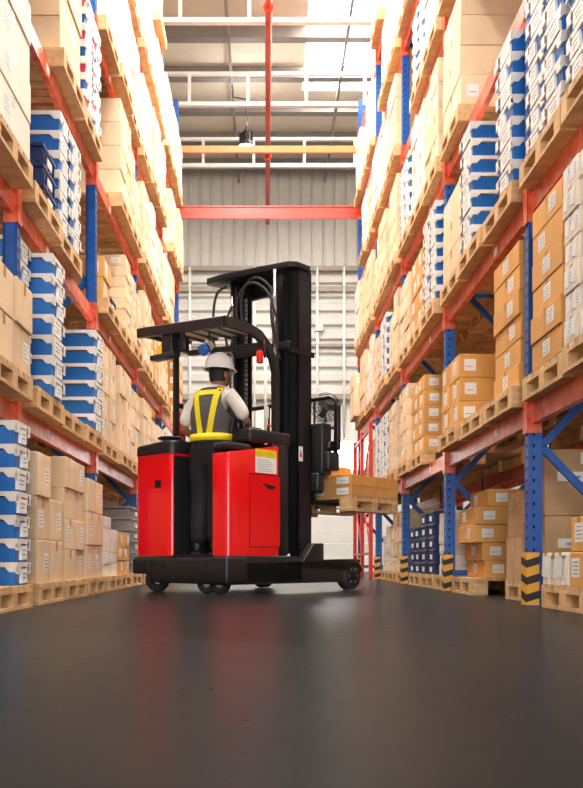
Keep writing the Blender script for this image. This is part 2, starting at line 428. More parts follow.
# column guards on the right rack
def guard_mesh():
    m = MB(); H = .34
    m.box(-.062, -.05, -.058, .058, 0, H, 'guard_yellow'); m.box(-.062, .02, -.062, -.05, 0, H, 'guard_yellow'); m.box(-.062, .02, .05, .062, 0, H, 'guard_yellow')
    for z in (.02, .13, .24):
        m.prism([(-.0615, z), (.0615, z + .025), (.0615, z + .075), (-.0615, z + .05)], 'x', -.0632, -.0615, 'black')
        m.prism([(-.0625, z), (.02, z + .025), (.02, z + .075), (-.0625, z + .05)], 'y', -.0632, -.0615, 'black')
    return m.data('post_guard')
GUARD = guard_mesh()
for k, yy in enumerate(YP):
    o = inst('post_guard', GUARD, None, (RX, yy, .009)); tag(o, 'yellow and black striped guard at the foot of the %s right-hand upright' % ORD[k], 'post guard', 'striped post guards')
# red lattice screen under the far right bay
t = empty('lattice_screen', (RX - .112, YP[4] + .1, 0))
def lat(y0, y1):
    m = MB(); m.beam((0, y0, .4), (0, y1, .4), .03, .04, 'screen_red'); m.beam((0, y0, 1.4), (0, y1, 1.4), .03, .04, 'screen_red'); m.beam((0, y0, 2.35), (0, y1, 2.35), .03, .04, 'screen_red')
    m.beam((0, y0, .4), (0, y1, 1.4), .02, .03, 'screen_red'); m.beam((0, y1, 1.4), (0, y0, 2.35), .02, .03, 'screen_red'); return m
for yy in (.0, 1.25, 2.5):
    m = MB(); m.box(-.03, .03, yy - .03, yy + .03, 0, 2.45, 'screen_red'); m.build('post', t)
for a, b in ((0, 1.25), (1.25, 2.5)): lat(a, b).build('lattice', t)
tag(t, 'red lattice steel screen under the last bay of the right rack', 'screen')

# ------------------------------------------------------------------ cargo: what stands in each pallet place
# entry: list of stacks (kind, layers, height, columns, inset from pallet edge, y from, y to, depth, rows)
def st(kind, n, h, cols=2, xin=.02, y0=.02, y1=.78, dep=.56, rows=2): return (kind, n, h, cols, xin, y0, y1, dep, rows)
SPEC = {}
def S(side, lev, slot, *a): SPEC[(side, lev, slot)] = list(a)
# left rack
S('L', 0, 0, st('b', 7, .142, 1, .0, .46, .79, .58, 2))
S('L', 0, 1, st('c', 3, .292, 2)); S('L', 0, 2, st('c', 4, .235, 2)); S('L', 0, 3, st('c', 3, .285, 2, .02))
S('L', 0, 4, st('t', 5, .115, 2, .05, dep=.5)); S('L', 0, 5, st('o', 3, .15, 2)); S('L', 0, 6, st('g', 6, .128, 1, .0, dep=.6))
S('L', 0, 7, st('c', 3, .3)); S('L', 0, 8, st('c', 4, .22)); S('L', 0, 9, st('g', 6, .128, 1, dep=.6)); S('L', 0, 10, st('c', 3, .28)); S('L', 0, 11, st('c', 3, .28)); S('L', 0, 12, st('c', 3, .28))
S('L', 1, 0, st('c', 2, .27, 2, .0))
S('L', 1, 1, st('b', 7, .142, 1, .12, .0, .34, .55, 1), st('b', 7, .142, 1, -.03, .36, .76, .55, 2))
S('L', 1, 2)
S('L', 1, 3, st('b', 6, .148, 1, .0, .36, .78, .6, 1))
S('L', 1, 4, st('c', 4, .24)); S('L', 1, 5, st('c', 3, .30)); S('L', 1, 6, st('c', 4, .21)); S('L', 1, 7, st('c', 4, .22)); S('L', 1, 8, st('c', 3, .25))
S('L', 1, 9, st('c', 4, .2)); S('L', 1, 10, st('c', 3, .28)); S('L', 1, 11, st('c', 3, .28)); S('L', 1, 12, st('c', 3, .28))
S('L', 2, 0, st('w', 4, .25, 1, .0)); S('L', 2, 1, st('n', 3, .142, 1, .04, .38, .78, .6, 1))
S('L', 2, 2, st('b', 6, .148, 2, .0)); SPEC[('L', 2, 3)] = None; S('L', 2, 4, st('n', 1, .14, 1, .04, .4, .78, .56, 1), st('o', 2, .2, 1, .03, .0, .38))
S('L', 2, 5, st('f', 7, .118, 1, .0, .38, .78)); S('L', 2, 6, st('f', 7, .11, 2)); S('L', 2, 7, st('c', 4, .22)); S('L', 2, 8, st('o', 4, .2)); S('L', 2, 9, st('c', 4, .22))
S('L', 3, 0, st('c', 3, .3, 1)); SPEC[('L', 3, 1)] = None; S('L', 3, 2, st('c', 4, .255, 1)); S('L', 3, 3, st('m', 7, .14, 2, .0)); SPEC[('L', 3, 4)] = None; S('L', 3, 5, st('c', 4, .25))
S('L', 3, 6, st('c', 4, .22)); S('L', 3, 7, st('c', 3, .3)); S('L', 3, 8, st('w', 4, .24))
SPEC[('L', 4, 3)] = None; S('L', 4, 4, st('w', 4, .25, 1)); S('L', 4, 5, st('w', 6, .16, 2)); S('L', 4, 6, st('c', 4, .24))
# right rack
S('R', 0, -1, st('t', 2, .14, 3, .02, .3, .78, .25, 1), st('o', 2, .27, 1, .0, .0, .28, .5, 1), st('k', 2, .42, 1, .6, .0, .78, .55, 1))
S('R', 0, 0, st('o', 2, .2, 1, .0, .0, .27, .3, 1), st('t', 1, .2, 4, .0, .29, .78, .25, 1))
S('R', 0, 1, st('k', 2, .46, 1, .06, .0, .34, .9, 1), st('k', 2, .33, 1, .0, .36, .78, .56, 2)); SPEC[('R', 0, 2)] = None
S('R', 0, 3, st('o', 5, .152, 1, .06, .06, .74, .62, 1))
S('R', 0, 4, st('t', 6, .105, 2, .05)); S('R', 0, 5, st('n', 5, .135, 2, .0)); S('R', 0, 6, st('n', 4, .135, 2, .0))
S('R', 0, 7, st('c', 4, .2)); S('R', 0, 8, st('c', 4, .2)); S('R', 0, 9, st('t', 5, .13))
for q in (10, 11, 12): SPEC[('R', 0, q)] = None
S('R', 1, -1, st('t', 7, .135, 3, .0, dep=.25, rows=3)); S('R', 1, 0, st('o', 6, .162, 1, .0, .02, .6, .5, 2))
S('R', 1, 1, st('o', 6, .162, 1, .06, .04, .72, .5, 2)); S('R', 1, 2); S('R', 1, 3, st('o', 3, .2, 2, dep=.5)); SPEC[('R', 1, 4)] = None; S('R', 1, 5, st('o', 5, .16, 2))
S('R', 1, 6, st('c', 5, .175)); S('R', 1, 7, st('c', 5, .17)); S('R', 1, 8, st('b', 6, .142)); S('R', 1, 9, st('b', 6, .142)); S('R', 1, 10, st('c', 3, .28)); S('R', 1, 11, st('c', 3, .28)); S('R', 1, 12, st('c', 3, .24))
S('R', 2, -1, st('b', 7, .142)); S('R', 2, 0, st('b', 7, .142)); S('R', 2, 1, st('b', 7, .142, 1, .0, .0, .42, .6, 2)); S('R', 2, 2, st('b', 7, .135, 1, .0, .3, .74, .6, 2)); S('R', 2, 3, st('c', 3, .25, 1), )
S('R', 2, 4, st('b', 7, .135)); S('R', 2, 5, st('o', 4, .2)); S('R', 2, 6, st('c', 4, .2)); S('R', 2, 7, st('c', 4, .23)); S('R', 2, 8, st('b', 6, .14)); S('R', 2, 9, st('c', 4, .2)); S('R', 2, 12, st('c', 3, .25, 1, -.1))
S('R', 3, -1, st('c', 3, .3, 1)); S('R', 3, 0, st('b', 7, .142)); SPEC[('R', 3, 1)] = None; SPEC[('R', 3, 2)] = None; S('R', 3, 3, st('c', 4, .255, 1)); S('R', 3, 4, st('c', 4, .24)); S('R', 3, 5, st('w', 4, .25))
S('R', 3, 6, st('b', 6, .14)); S('R', 3, 7, st('c', 4, .25))
S('R', 4, 2, st('w', 4, .25, 1)); S('R', 4, 3, st('c', 3, .3, 1)); S('R', 4, 4, st('w', 4, .25)); S('R', 4, 5, st('b', 6, .14))
rs = random.Random(11)
for side in 'LR':
    for lev in range(7):
        for slot in range(-1, 13):
            if (side, lev, slot) in SPEC: continue
            if lev == 6 and slot > 9: SPEC[(side, lev, slot)] = None; continue
            if side == 'L' and slot < 0: SPEC[(side, lev, slot)] = [st('c', 3, .28)] if lev < 3 else None; continue
            if rs.random() < .2 and lev > 0: SPEC[(side, lev, slot)] = None; continue
            kd = rs.choice('cccccwwo' if lev < 4 else 'cccwwww')
            n, h = rs.choice([(3, .3), (4, .24), (4, .22), (5, .18), (4, .25)])
            SPEC[(side, lev, slot)] = [st(kd, n, h, rs.choice((1, 2, 2)), rs.choice((.0, .02, .05)))]
CARTON = {'c': 'carton_tan', 'o': 'carton_orange', 'k': 'carton_kraft', 'w': 'carton_pale', 'f': 'carton_tan', 't': 'carton_pale'}
CRATE = {'b': 'crate_blue', 'g': 'crate_grey', 'n': 'crate_navy', 'm': 'crate_pink'}
PX = {'L': -1.53, 'R': 1.62}; PALH = .144
def slot_y(s):
    k, j = divmod(s - 1, 3); return YP[1] + 2.7 * k + (.1, .95, 1.8)[j]
pallets, items = [], []
def clamp_h(lev, n, h): return n if lev == 6 or True else n
rj = random.Random(5)
for (side, lev, slot), stacks in sorted(SPEC.items(), key=lambda q: (q[0][0], q[0][1], q[0][2])):
    if stacks is None: continue
    sg = -1 if side == 'L' else 1
    y = slot_y(slot); z = LEV[lev] + (.001 if lev else .0)
    off = rj.uniform(-.02, .02)
    if (side, lev) == ('R', 0): off = {1: .22, 3: .10}.get(slot, .12) + .02
    if (side, lev) == ('L', 0): off = -.03 if slot < 5 else 0.
    if side == 'L' and slot == 0: off = -.04
    if side == 'R' and lev == 1 and slot >= 10: off = .14
    xf = PX[side] + sg * off
    if (side, lev, slot) == ('R', 0, 1): y += .25
    pal = dict(side=side, lev=lev, slot=slot, x=xf + sg * .6, y=y, z=z, hits=0); pallets.append(pal)
    pal['load'] = stacks[0][0] if stacks else None
    zc = z + PALH + .001
    ci = 0
    for (kd, n, h, cols, xin, y0, y1, dep, rows) in stacks:
        cw = (y1 - y0) / cols
        for row in range(rows):
            if xin + row * (dep + .01) + dep > 1.26: continue
            for c in range(cols):
                nn = n if kd in CRATE or rj.random() < .75 or row == 0 and c == 0 else max(1, n - 1)
                colx = rj.uniform(-.006, .012)
                for l in range(nn):
                    jx = colx + (rj.uniform(-.008, .008) if kd not in CRATE else rj.uniform(-.004, .004)); g = .012
                    if (side, lev, slot) == ('R', 0, 3): jx += (.06, -.02, .0, .10, .02)[::-1][l] if False else (.06, .05, -.03, -.02, .09)[l]
                    xc = xf + sg * (xin + row * (dep + .022) + dep / 2 + jx)
                    yc = y + y0 + (c + .5) * cw + (rj.uniform(-.004, .004) if cols == 1 or kd in CRATE else 0)
                    items.append(dict(side=side, sg=sg, lev=lev, slot=slot, kd=kd, x=xc, y=yc, z=zc + l * (h + .001), dx=dep - .004, dy=cw - g, h=h - .001,
                                      layer=l, col=ci + c, row=row, hits=0, pal=pal))
        ci += cols
# row behind the right rack and the left one: a few loads seen through the lowest openings
for (bx, by, lv, kd, n, h, lab) in ((3.10, 5.0, 0, 'k', 2, .5, 0), (3.10, 6.1, 0, 'k', 3, .36, 0), (3.10, 8.8, 0, 'c', 4, .24, 0), (3.10, 9.7, 0, 'c', 4, .24, 0), (3.10, 12.4, 0, 'c', 3, .26, 0), (3.10, 14.2, 0, 'c', 4, .24, 0), (3.10, 7.7, 0, 'c', 4, .25, 0),
                                  (-4.0, 9.6, 0, 'c', 3, .28, 0), (-4.0, 12.4, 0, 'c', 3, .28, 0), (3.10, 7.7, 1, 'c', 3, .28, 0), (3.10, 6.1, 1, 'c', 3, .28, 0), (-4.0, 8.8, 1, 'c', 3, .28, 0)):
    side = 'R' if bx > 0 else 'L'; sg = 1 if bx > 0 else -1
    pal = dict(side=side, lev=lv, slot=99, x=(bx + .6 if bx > 0 else -(-bx - 1.0) - .6), y=by, z=LEV[lv] + (.001 if lv else 0), hits=0, back=True, load=kd)
    pallets.append(pal)
    for row in range(2):
        for c in range(2):
            for l in range(n):
                items.append(dict(side=side, sg=sg, lev=lv, slot=99, kd=kd, x=pal['x'] + sg * (-.29 + row * .58), y=by + .2 + c * .39, z=pal['z'] + PALH + .001 + l * (h + .001), dx=.56, dy=.38, h=h - .001,
                                  layer=l, col=c, row=row, hits=0, pal=pal))
# what the camera sees of each: rays through a coarse grid
bv, bf, own = [], [], []
def addb(x0, x1, y0, y1, z0, z1, it):
    b = len(bv)
    bv.extend([(x0, y0, z0), (x1, y0, z0), (x1, y1, z0), (x0, y1, z0), (x0, y0, z1), (x1, y0, z1), (x1, y1, z1), (x0, y1, z1)])
    for f in ((0, 3, 2, 1), (4, 5, 6, 7), (0, 1, 5, 4), (1, 2, 6, 5), (2, 3, 7, 6), (3, 0, 4, 7)):
        bf.append([b + i for i in f]); own.append(it)
for it in items: addb(it['x'] - it['dx'] / 2, it['x'] + it['dx'] / 2, it['y'] - it['dy'] / 2, it['y'] + it['dy'] / 2, it['z'], it['z'] + it['h'], it)
for p in pallets: addb(p['x'] - .6, p['x'] + .6, p['y'], p['y'] + .8, p['z'], p['z'] + PALH, p)
addb(-1.05, 0.1, 8.0, 8.6, .1, 1.35, None)
for s, X in ((-1, -LX), (1, RX)):
    for b in BB: addb(X - .025, X + .025, 3, 16.7, b, b + BH, None)
bvh = BVHTree.FromPolygons(bv, bf)
py = .5
while py < 788:
    px = .5
    while px < 583:
        d = Vector(((px - VX) / F, 1, (VY - py) / F)).normalized()
        loc, nor, idx, dist = bvh.ray_cast(Vector((0, 0, CH)), d, 60)
        if idx is not None and own[idx] is not None: own[idx]['hits'] += 1
        px += 1.5
    py += 1.5
# first visible slot of every level, so that counting along a shelf starts where the photo does
seen = {}
for p in pallets:
    vis = p['hits'] + sum(1 for i in items if i['pal'] is p and i['hits'] > 3)
    if vis > 3 and p['slot'] != 99: seen.setdefault((p['side'], p['lev']), []).append(p['slot'])
for v in seen.values(): v.sort()
def nth(p):
    v = seen.get((p['side'], p['lev']), [])
    return ORD[v.index(p['slot'])] if p['slot'] in v else 'unseen'
SN = {'L': 'left', 'R': 'right'}
def where(p):
    if p.get('back'):
        return None
    return '%s pallet along the %s rack %s' % (nth(p), SN[p['side']], LVN[p['lev']])

# --- templates
_cache = {}
def carton_meshes(dx, dy, h, kd, sg, var):
    key = (round(dx, 3), round(dy, 3), round(h, 3), kd, sg, var)
    if key in _cache: return _cache[key]
    mt = CARTON[kd]; m = MB(); r = .004
    X, Y = dx / 2, dy / 2
    b = bmesh.new(); bmesh.ops.create_cube(b, size=1)
    for v in b.verts: v.co = Vector((v.co.x * dx, v.co.y * dy, (v.co.z + .5) * h))
    bmesh.ops.bevel(b, geom=b.edges[:], offset=min(.006, h * .05), segments=2, affect='EDGES', profile=.5)
    m.merge(b, mt)
    body = m.data('carton')
    # tape along the middle of the top, folded down both ends (along x) 
    m = MB(); tw = .025; e = .0007
    along_y = dy > dx
    zt = h + .0; dn = min(.07, h * .35)
    if var != 2:
        m.box(-X - e, X + e, -tw, tw, h - .0004, h + .0004, 'tape')
        m.box(-X - e, -X, -tw, tw, h - dn, h, 'tape'); m.box(X, X + e, -tw, tw, h - dn, h, 'tape')
        m.box(-X - .0004, -X, -.0015, .0015, 0.004, h - dn, 'seam')
    else:
        m.box(-tw, tw, -Y - e, Y + e, h - .0004, h + .0004, 'tape'); m.box(-tw, tw, -Y - e, -Y, h - dn, h, 'tape'); m.box(-tw, tw, Y, Y + e, h - dn, h, 'tape')
    tape = m.data('packing_tape')
    lab = lab2 = None
    if kd in 'cowtf' :
        m = MB(); xs_ = sg * -1
        lw, lh = min(.13, dy * .5), min(.12, h * .55); yo = (var - 1) * dy * .18; zo = h * .28
        xa, xb = sorted((xs_ * X, xs_ * (X + .0012)))
        m.box(xa, xb, yo - lw / 2, yo + lw / 2, zo, zo + lh, 'paper')
        xa2, xb2 = sorted((xs_ * (X + .0012), xs_ * (X + .0018)))
        for q in range(4): m.box(xa2, xb2, yo - lw * .38, yo + lw * (.38 - .12 * (q % 2)), zo + lh * (.16 + q * .2), zo + lh * (.22 + q * .2), 'print')
        lab = m.data('label'); m = MB()
        if kd in 'ow' or var == 0:
            xo = xs_ * X * .62
            m.box(xo - .05, xo + .05, -Y - .0012, -Y, zo, zo + lh * .9, 'paper')
            m.box(xo - .035, xo + .03, -Y - .0018, -Y - .0012, zo + lh * .3, zo + lh * .36, 'print')
        if kd == 't':
            for yy in (-dy * .2, dy * .22):
                m.prism([(yy - .03, h * .9), (yy + .03, h * .9), (yy + .045, h * .3), (yy - .01, h * .2)], 'x', *sorted((xs_ * (X + .0005), xs_ * (X + .0035))), 'paper')
            m.box(*sorted((xs_ * X, xs_ * (X + .0035))), -dy * .3, dy * .3, h * .84, h * .9, 'paper')
        lab2 = m.data('label') if len(m.bm.verts) else None
        if kd in 'cf' and var == 1: lab = None
    if kd == 'k' and dx > .8:
        m = MB(); m.box(-.2, -.1, -Y - .0012, -Y, h * .78, h * .95, 'paper'); m.box(-.18, -.12, -Y - .0018, -Y - .0012, h * .84, h * .86, 'print'); lab = m.data('label')
        m = MB(); m.box(-.36, .36, -Y - .0012, -Y, h * .52, h * .66, 'paper'); m.box(-.16, -.12, -Y - .0018, -Y - .0012, h * .56, h * .63, 'lamp_red'); m.box(-.3, -.2, -Y - .0018, -Y - .0012, h * .56, h * .6, 'print'); lab2 = m.data('label')
    _cache[key] = (body, tape, [q for q in (lab, lab2) if q]); return _cache[key]
def crate_meshes(dx, dy, h, kd, sg, var):
    key = ('cr', round(dx, 3), round(dy, 3), round(h, 3), kd, sg, var)
    if key in _cache: return _cache[key]
    X, Y = dx / 2, dy / 2; mt = CRATE[kd]; m = MB(); a = sg * -1
    def taper(z0, z1, i0, i1, mm):
        v = [(-X + i0, -Y + i0, z0), (X - i0, -Y + i0, z0), (X - i0, Y - i0, z0), (-X + i0, Y - i0, z0), (-X + i1, -Y + i1, z1), (X - i1, -Y + i1, z1), (X - i1, Y - i1, z1), (-X + i1, Y - i1, z1)]
        m._add(v, [(0, 3, 2, 1), (4, 5, 6, 7), (0, 1, 5, 4), (1, 2, 6, 5), (2, 3, 7, 6), (3, 0, 4, 7)], mm)
    taper(0, h * .74, .022, .012, mt)
    if kd in 'gn':
        for q in range(7):
            xx = -X + dx * (q + .5) / 7
            m.box(xx - .006, xx + .006, -Y + .004, -Y + .02, h * .1, h * .72, mt)
        for q in range(5):
            yy = -Y + dy * (q + .5) / 5
            xa, xb = sorted((a * (X - .004), a * (X - .02))); m.box(xa, xb, yy - .006, yy + .006, h * .1, h * .72, mt)
    body = m.data('crate_body')
    m = MB(); rm = 'crate_white' if kd in 'bm' else mt
    z0, z1 = h * .74, h
    if kd in 'bm':
        # lid tray with raised corner lugs that step down the near and aisle faces
        m.box(-X, X, -Y, Y, h * .80, h, rm)
        for cx in (-1, 1):
            m.prism([(cx * X, h * .58), (cx * (X - .05), h * .58), (cx * (X - .08), h * .8), (cx * X, h * .8)], 'y', -Y, -Y + .012, rm)
            m.prism([(cx * X, h * .58), (cx * (X - .05), h * .58), (cx * (X - .08), h * .8), (cx * X, h * .8)], 'y', Y - .012, Y, rm)
            for cy in (-1, 1):
                xa, xb = sorted((cx * X, cx * (X - .012)))
                m.prism([(cy * Y, h * .5), (cy * (Y - .07), h * .5), (cy * (Y - .09), h * .8), (cy * Y, h * .8)], 'x', xa, xb, rm)
    else:
        m.box(-X, X, -Y, Y, h * .84, h, rm); m.box(-X + .006, X - .006, -Y + .006, Y - .006, h * .7, h * .76, rm)
    if kd in 'bm':
        xa2, xb2 = sorted((a * (X - .002), a * (X + .0012))); m.box(xa2, xb2, Y * .5, Y * .62, h * .6, h * .92, 'black')
    rim = m.data('lid')
    m = MB()
    xa, xb = sorted((a * (X - .016), a * (X + .001)))
    if kd in 'bm':
        lw = dy * (.58 if var == 0 else .42); yo = (var - 1) * dy * .12
        m.prism([(yo - lw / 2, h * .08), (yo + lw / 2, h * .12), (yo + lw / 2 - .01, h * .72), (yo - lw / 2 + .01, h * .70)], 'x', xa, xb, 'paper')
        xa2, xb2 = sorted((a * (X + .001), a * (X + .0016)))
        m.box(xa2, xb2, yo - lw * .3, yo + lw * .2, h * .3, h * .36, 'print'); m.box(xa2, xb2, yo - lw * .3, yo + lw * .3, h * .48, h * .54, 'print')
    else:
        m.box(xa, xb, -.06, .06, h * .2, h * .6, 'paper')
    lab = m.data('label')
    _cache[key] = (body, rim, [lab]); return _cache[key]
def add_mesh_to(mb, me, loc):
    bm2 = bmesh.new(); bm2.from_mesh(me); bm2.verts.index_update(); L_ = Vector(loc)
    vs = [mb.bm.verts.new(v.co + L_) for v in bm2.verts]
    names = [x.name for x in me.materials]; idx = [mb._mi(n) for n in names]
    for f in bm2.faces:
        try:
            nf = mb.bm.faces.new([vs[v.index] for v in f.verts]); nf.material_index = idx[f.material_index]
        except ValueError: pass
    bm2.free()
KN = {'c': ('tan', 'carton'), 'o': ('orange-brown', 'carton'), 'k': ('large kraft', 'carton'), 'w': ('pale', 'carton'), 'f': ('flat tan', 'carton'), 't': ('white tagged', 'parcel'),
      'b': ('blue and white', 'crate'), 'g': ('grey ribbed', 'crate'), 'n': ('navy', 'crate'), 'm': ('pink, blue-shelf', 'crate')}
COLN = ['nearest', 'second', 'third', 'fourth', 'fifth']
def label_of(it):
    col, kn = KN[it['kd']]
    if it['kd'] == 'm': col = ('pink and white', 'blue and white')[(it['layer'] + it['col']) % 2]
    if it['slot'] == 99:
        return '%s %s, %s layer, row behind the %s rack, %s load from the camera' % (col, kn, ORD[it['layer']], SN[it['side']], it['bk'])
    c = COLN[it['col']] if it['row'] == 0 else 'inner ' + COLN[it['col']]
    return '%s %s, %s up, %s column, %s pallet, %s rack %s' % (col, kn, ORD[it['layer']], c, nth(it['pal']), SN[it['side']], LVN[it['lev']])
bl = sorted({(i['side'], i['lev'], i['y'] // .8) for i in items if i['slot'] == 99})
for i in items:
    if i['slot'] == 99:
        bys = sorted({round(q['y'] - .2, 2) for q in pallets if q.get('back') and q['side'] == i['side']})
        i['bk'] = ORD[sorted({round(q['y'], 2) for q in pallets if q.get('back') and q['side'] == i['side']}).index(round(i['pal']['y'], 2))]
def kindname(it): return 'crate' if it['kd'] in CRATE else ('parcel' if it['kd'] == 't' else 'carton')
rest = {}
for kn, lim in (('carton', 300), ('crate', 300), ('parcel', 300)):
    sel = sorted([i for i in items if kindname(i) == kn], key=lambda i: -i['hits'])
    vis = [i for i in sel if i['hits'] > 0][:lim]; ids = {id(i) for i in vis}
    rest[kn] = [i for i in sel if id(i) not in ids]
    for i in vis: i['solo'] = True
    print(kn, 'visible', len([i for i in sel if i['hits'] > 0]), 'solo', len(vis), 'rest', len(rest[kn]))
rv = random.Random(3)
for it in items: it['var'] = rv.randrange(3)
def meshes(it):
    kd = it['kd']
    if kd in CRATE:
        if kd == 'm': kd = 'm' if (it['layer'] + it['col']) % 2 == 0 else 'b'
        return crate_meshes(it['dx'], it['dy'], it['h'], kd, it['sg'], it['var'])
    return carton_meshes(it['dx'], it['dy'], it['h'], kd, it['sg'], it['var'])
labels_used = {}
for it in items:
    if not it.get('solo'): continue
    a, b, c = meshes(it); kn = kindname(it)
    nm = {'carton': 'carton', 'crate': 'plastic_crate', 'parcel': 'wrapped_parcel'}[kn]
    if kn == 'crate':
        o = empty(nm, (it['x'], it['y'], it['z'])); inst('crate_body', a, o); inst('lid', b, o); [inst('label', q, o) for q in c]
    else:
        o = inst(nm, a, None, (it['x'], it['y'], it['z']))
        if it['hits'] > 25:
            inst('packing_tape', b, o)
        for q in c: inst('label', q, o)
    lb = label_of(it)
    tag(o, lb, {'carton': 'box', 'crate': 'crate', 'parcel': 'parcel'}[kn],
        {'carton': 'cartons stacked on the pallets', 'crate': 'plastic crates stacked on the pallets', 'parcel': 'white parcels stacked on the pallets'}[kn])
for kn, lst in rest.items():
    lst = [i for i in lst if i['hits'] > 0 or i['row'] == 0 or kn != 'carton' or i['slot'] < 7]
    if not lst: continue
    mb = MB()
    for it in lst:
        a, b, c = meshes(it)
        add_mesh_to(mb, a, (it['x'], it['y'], it['z']))
        if it['hits'] > 0 or kn == 'crate':
            add_mesh_to(mb, b, (it['x'], it['y'], it['z']))
            for q in c: add_mesh_to(mb, q, (it['x'], it['y'], it['z']))
    o = mb.build({'carton': 'stacked_cartons', 'crate': 'stacked_crates', 'parcel': 'stacked_parcels'}[kn], fix=False)
    tag(o, {'carton': 'many small far cartons stacked high on the racks and behind others', 'crate': 'plastic crates hidden behind the front ones and far off on the racks', 'parcel': 'white parcels behind the front ones'}[kn],
        {'carton': 'boxes', 'crate': 'crates', 'parcel': 'parcels'}[kn], kind='stuff')
# --- pallets
def pallet_parts():
    out = []
    m = MB()
    for k in range(7): y0 = k * (.8 - .1) / 6; 
    for x in (-.6, -.0725, .455): m.box(x, x + .145, 0, .8, .1, .122, 'wood')
    for k in range(7):
        y0 = k * .7 / 6; m.box(-.6, .6, y0, y0 + .1, .122, .144, 'wood')
    deck = m.data('deck')
    m = MB(); m.box(-.0725, .0725, 0, .8, 0, .022, 'wood'); skid = m.data('skid')
    m = MB(); m.box(-.0725, .0725, -.05, .05, .022, .1, 'wood_end'); block = m.data('block')
    return deck, skid, block
DECK, SKID, BLOCK = pallet_parts()
mb = MB(); add_mesh_to(mb, DECK, (0, 0, 0))
for x in (-.5275, 0, .5275):
    add_mesh_to(mb, SKID, (x, 0, 0))
    for y in (.05, .4, .75): add_mesh_to(mb, BLOCK, (x, y, 0))
PALLET = mb.data('pallet', False)
def pallet_full(loc, rz=0):
    t = empty('wooden_pallet', loc, rz); inst('deck', DECK, t)
    for x in (-.5275, 0, .5275):
        inst('skid', SKID, t, (x, 0, 0))
        for y in (.05, .4, .75): inst('block', BLOCK, t, (x, y, 0))
    return t
LOADN = {'c': 'tan cartons', 'o': 'orange-brown cartons', 'k': 'large kraft cartons', 'w': 'pale cartons', 'f': 'flat tan cartons', 't': 'white parcels', 'b': 'blue and white crates', 'g': 'grey crates', 'n': 'navy crates', 'm': 'pink and blue crates', None: 'nothing'}
for p in pallets:
    if p['hits'] > 90: o = pallet_full((p['x'], p['y'], p['z']))
    else: o = inst('wooden_pallet', PALLET, None, (p['x'], p['y'], p['z']))
    if p.get('back'):
        pk = ORD[sorted({round(q['y'], 2) for q in pallets if q.get('back') and q['side'] == p['side'] and q['lev'] == p['lev']}).index(round(p['y'], 2))]
        lb = 'wooden pallet under %s, row behind the %s rack, %s, %s from camera' % (LOADN[p['load']], SN[p['side']], LVN[p['lev']], pk)
    else: lb = 'wooden pallet under %s, %s along the %s rack %s' % (LOADN[p['load']], nth(p), SN[p['side']], LVN[p['lev']])
    if not p.get('back') and nth(p) == 'unseen': lb = 'wooden pallet outside the picture, %s place of the %s rack %s' % (ORD[p['slot'] + 1], SN[p['side']], LVN[p['lev']])
    elif p['load'] is None: lb = 'empty wooden pallet, %s along the %s rack %s' % (nth(p), SN[p['side']], LVN[p['lev']])
    tag(o, lb, 'pallet', 'wooden pallets on the racks')

# ------------------------------------------------------------------ wall fan
t = empty('wall_fan', (1.56, WY - .32, 4.28))
m = MB()
for r in (.06, .13, .2, .27, .34, .385):
    for sy in (-.07, .07):
        rr = r if sy < 0 or r > .1 else r
        pts = [(rr * math.cos(a * math.pi / 16), sy * (1 - .75 * (r / .385) ** 3), rr * math.sin(a * math.pi / 16)) for a in range(33)]
        m.tube(pts, .006, 'mast_steel', 5)
for a in range(16):
    c, s_ = math.cos(a * math.pi / 8), math.sin(a * math.pi / 8)
    for sy in (-.07, .07): m.tube([(.05 * c, sy, .05 * s_), (.25 * c, sy * .8, .25 * s_), (.385 * c, sy * .25, .385 * s_)], .005, 'mast_steel', 4)
m.build('cage', t)
m = MB()
for a in range(3):
    M4 = Matrix.Rotation(a * 2.094, 4, 'Y') @ Matrix.Rotation(.5, 4, 'Z')
    m.box(.03, .3, -.006, .006, -.07, .09, 'mast_steel', M4)
m.cyl((0, -.03, 0), (0, .03, 0), .045, 'black'); m.build('blades', t)
m = MB(); m.cyl((0, .03, 0), (0, .16, 0), .07, 'mast_steel'); m.cyl((0, .12, 0), (0, .12, -.3), .02, 'mast_steel'); m.box(-.04, .04, .1, .31, -.34, -.28, 'mast_steel'); m.build('bracket', t)
tag(t, 'round caged industrial fan mounted on the white back wall', 'fan')

# ------------------------------------------------------------------ reach truck  (local x: towards the forks, local y: away from the aisle camera, z up)
TH = R(48)
truck = empty('reach_truck', (-.325, 7.75, 0), TH)
tag(truck, 'red and black stand-up reach truck with tall black mast on the aisle floor', 'forklift')
W = 1.22
def TP(name, mb, parent=None): return mb.build(name, parent or truck)
# chassis
m = MB()
m.prism([(-.03, .09), (-.03, .30), (-.005, .335), (.98, .335), (.98, .09)], 'y', -.02, 1.0, 'truck_black', r=.012)
m.prism([(-.03, .17), (-.03, .30), (-.005, .335), (.98, .335), (.98, .17)], 'y', .98, W + .01, 'truck_black', r=.012)
m.rbox(-.05, .22, -.035, .2, .085, .33, 'truck_black', .03, 3)
ch = TP('chassis', m)
for vy in (.80, 1.06):
    m = MB(); m.cyl((-.0325, vy, .245), (-.029, vy, .245), .026, 'hole', n=20); m.cyl((-.0335, vy, .245), (-.0325, vy, .245), .011, 'mast_steel', n=12); TP('bolt', m, ch)
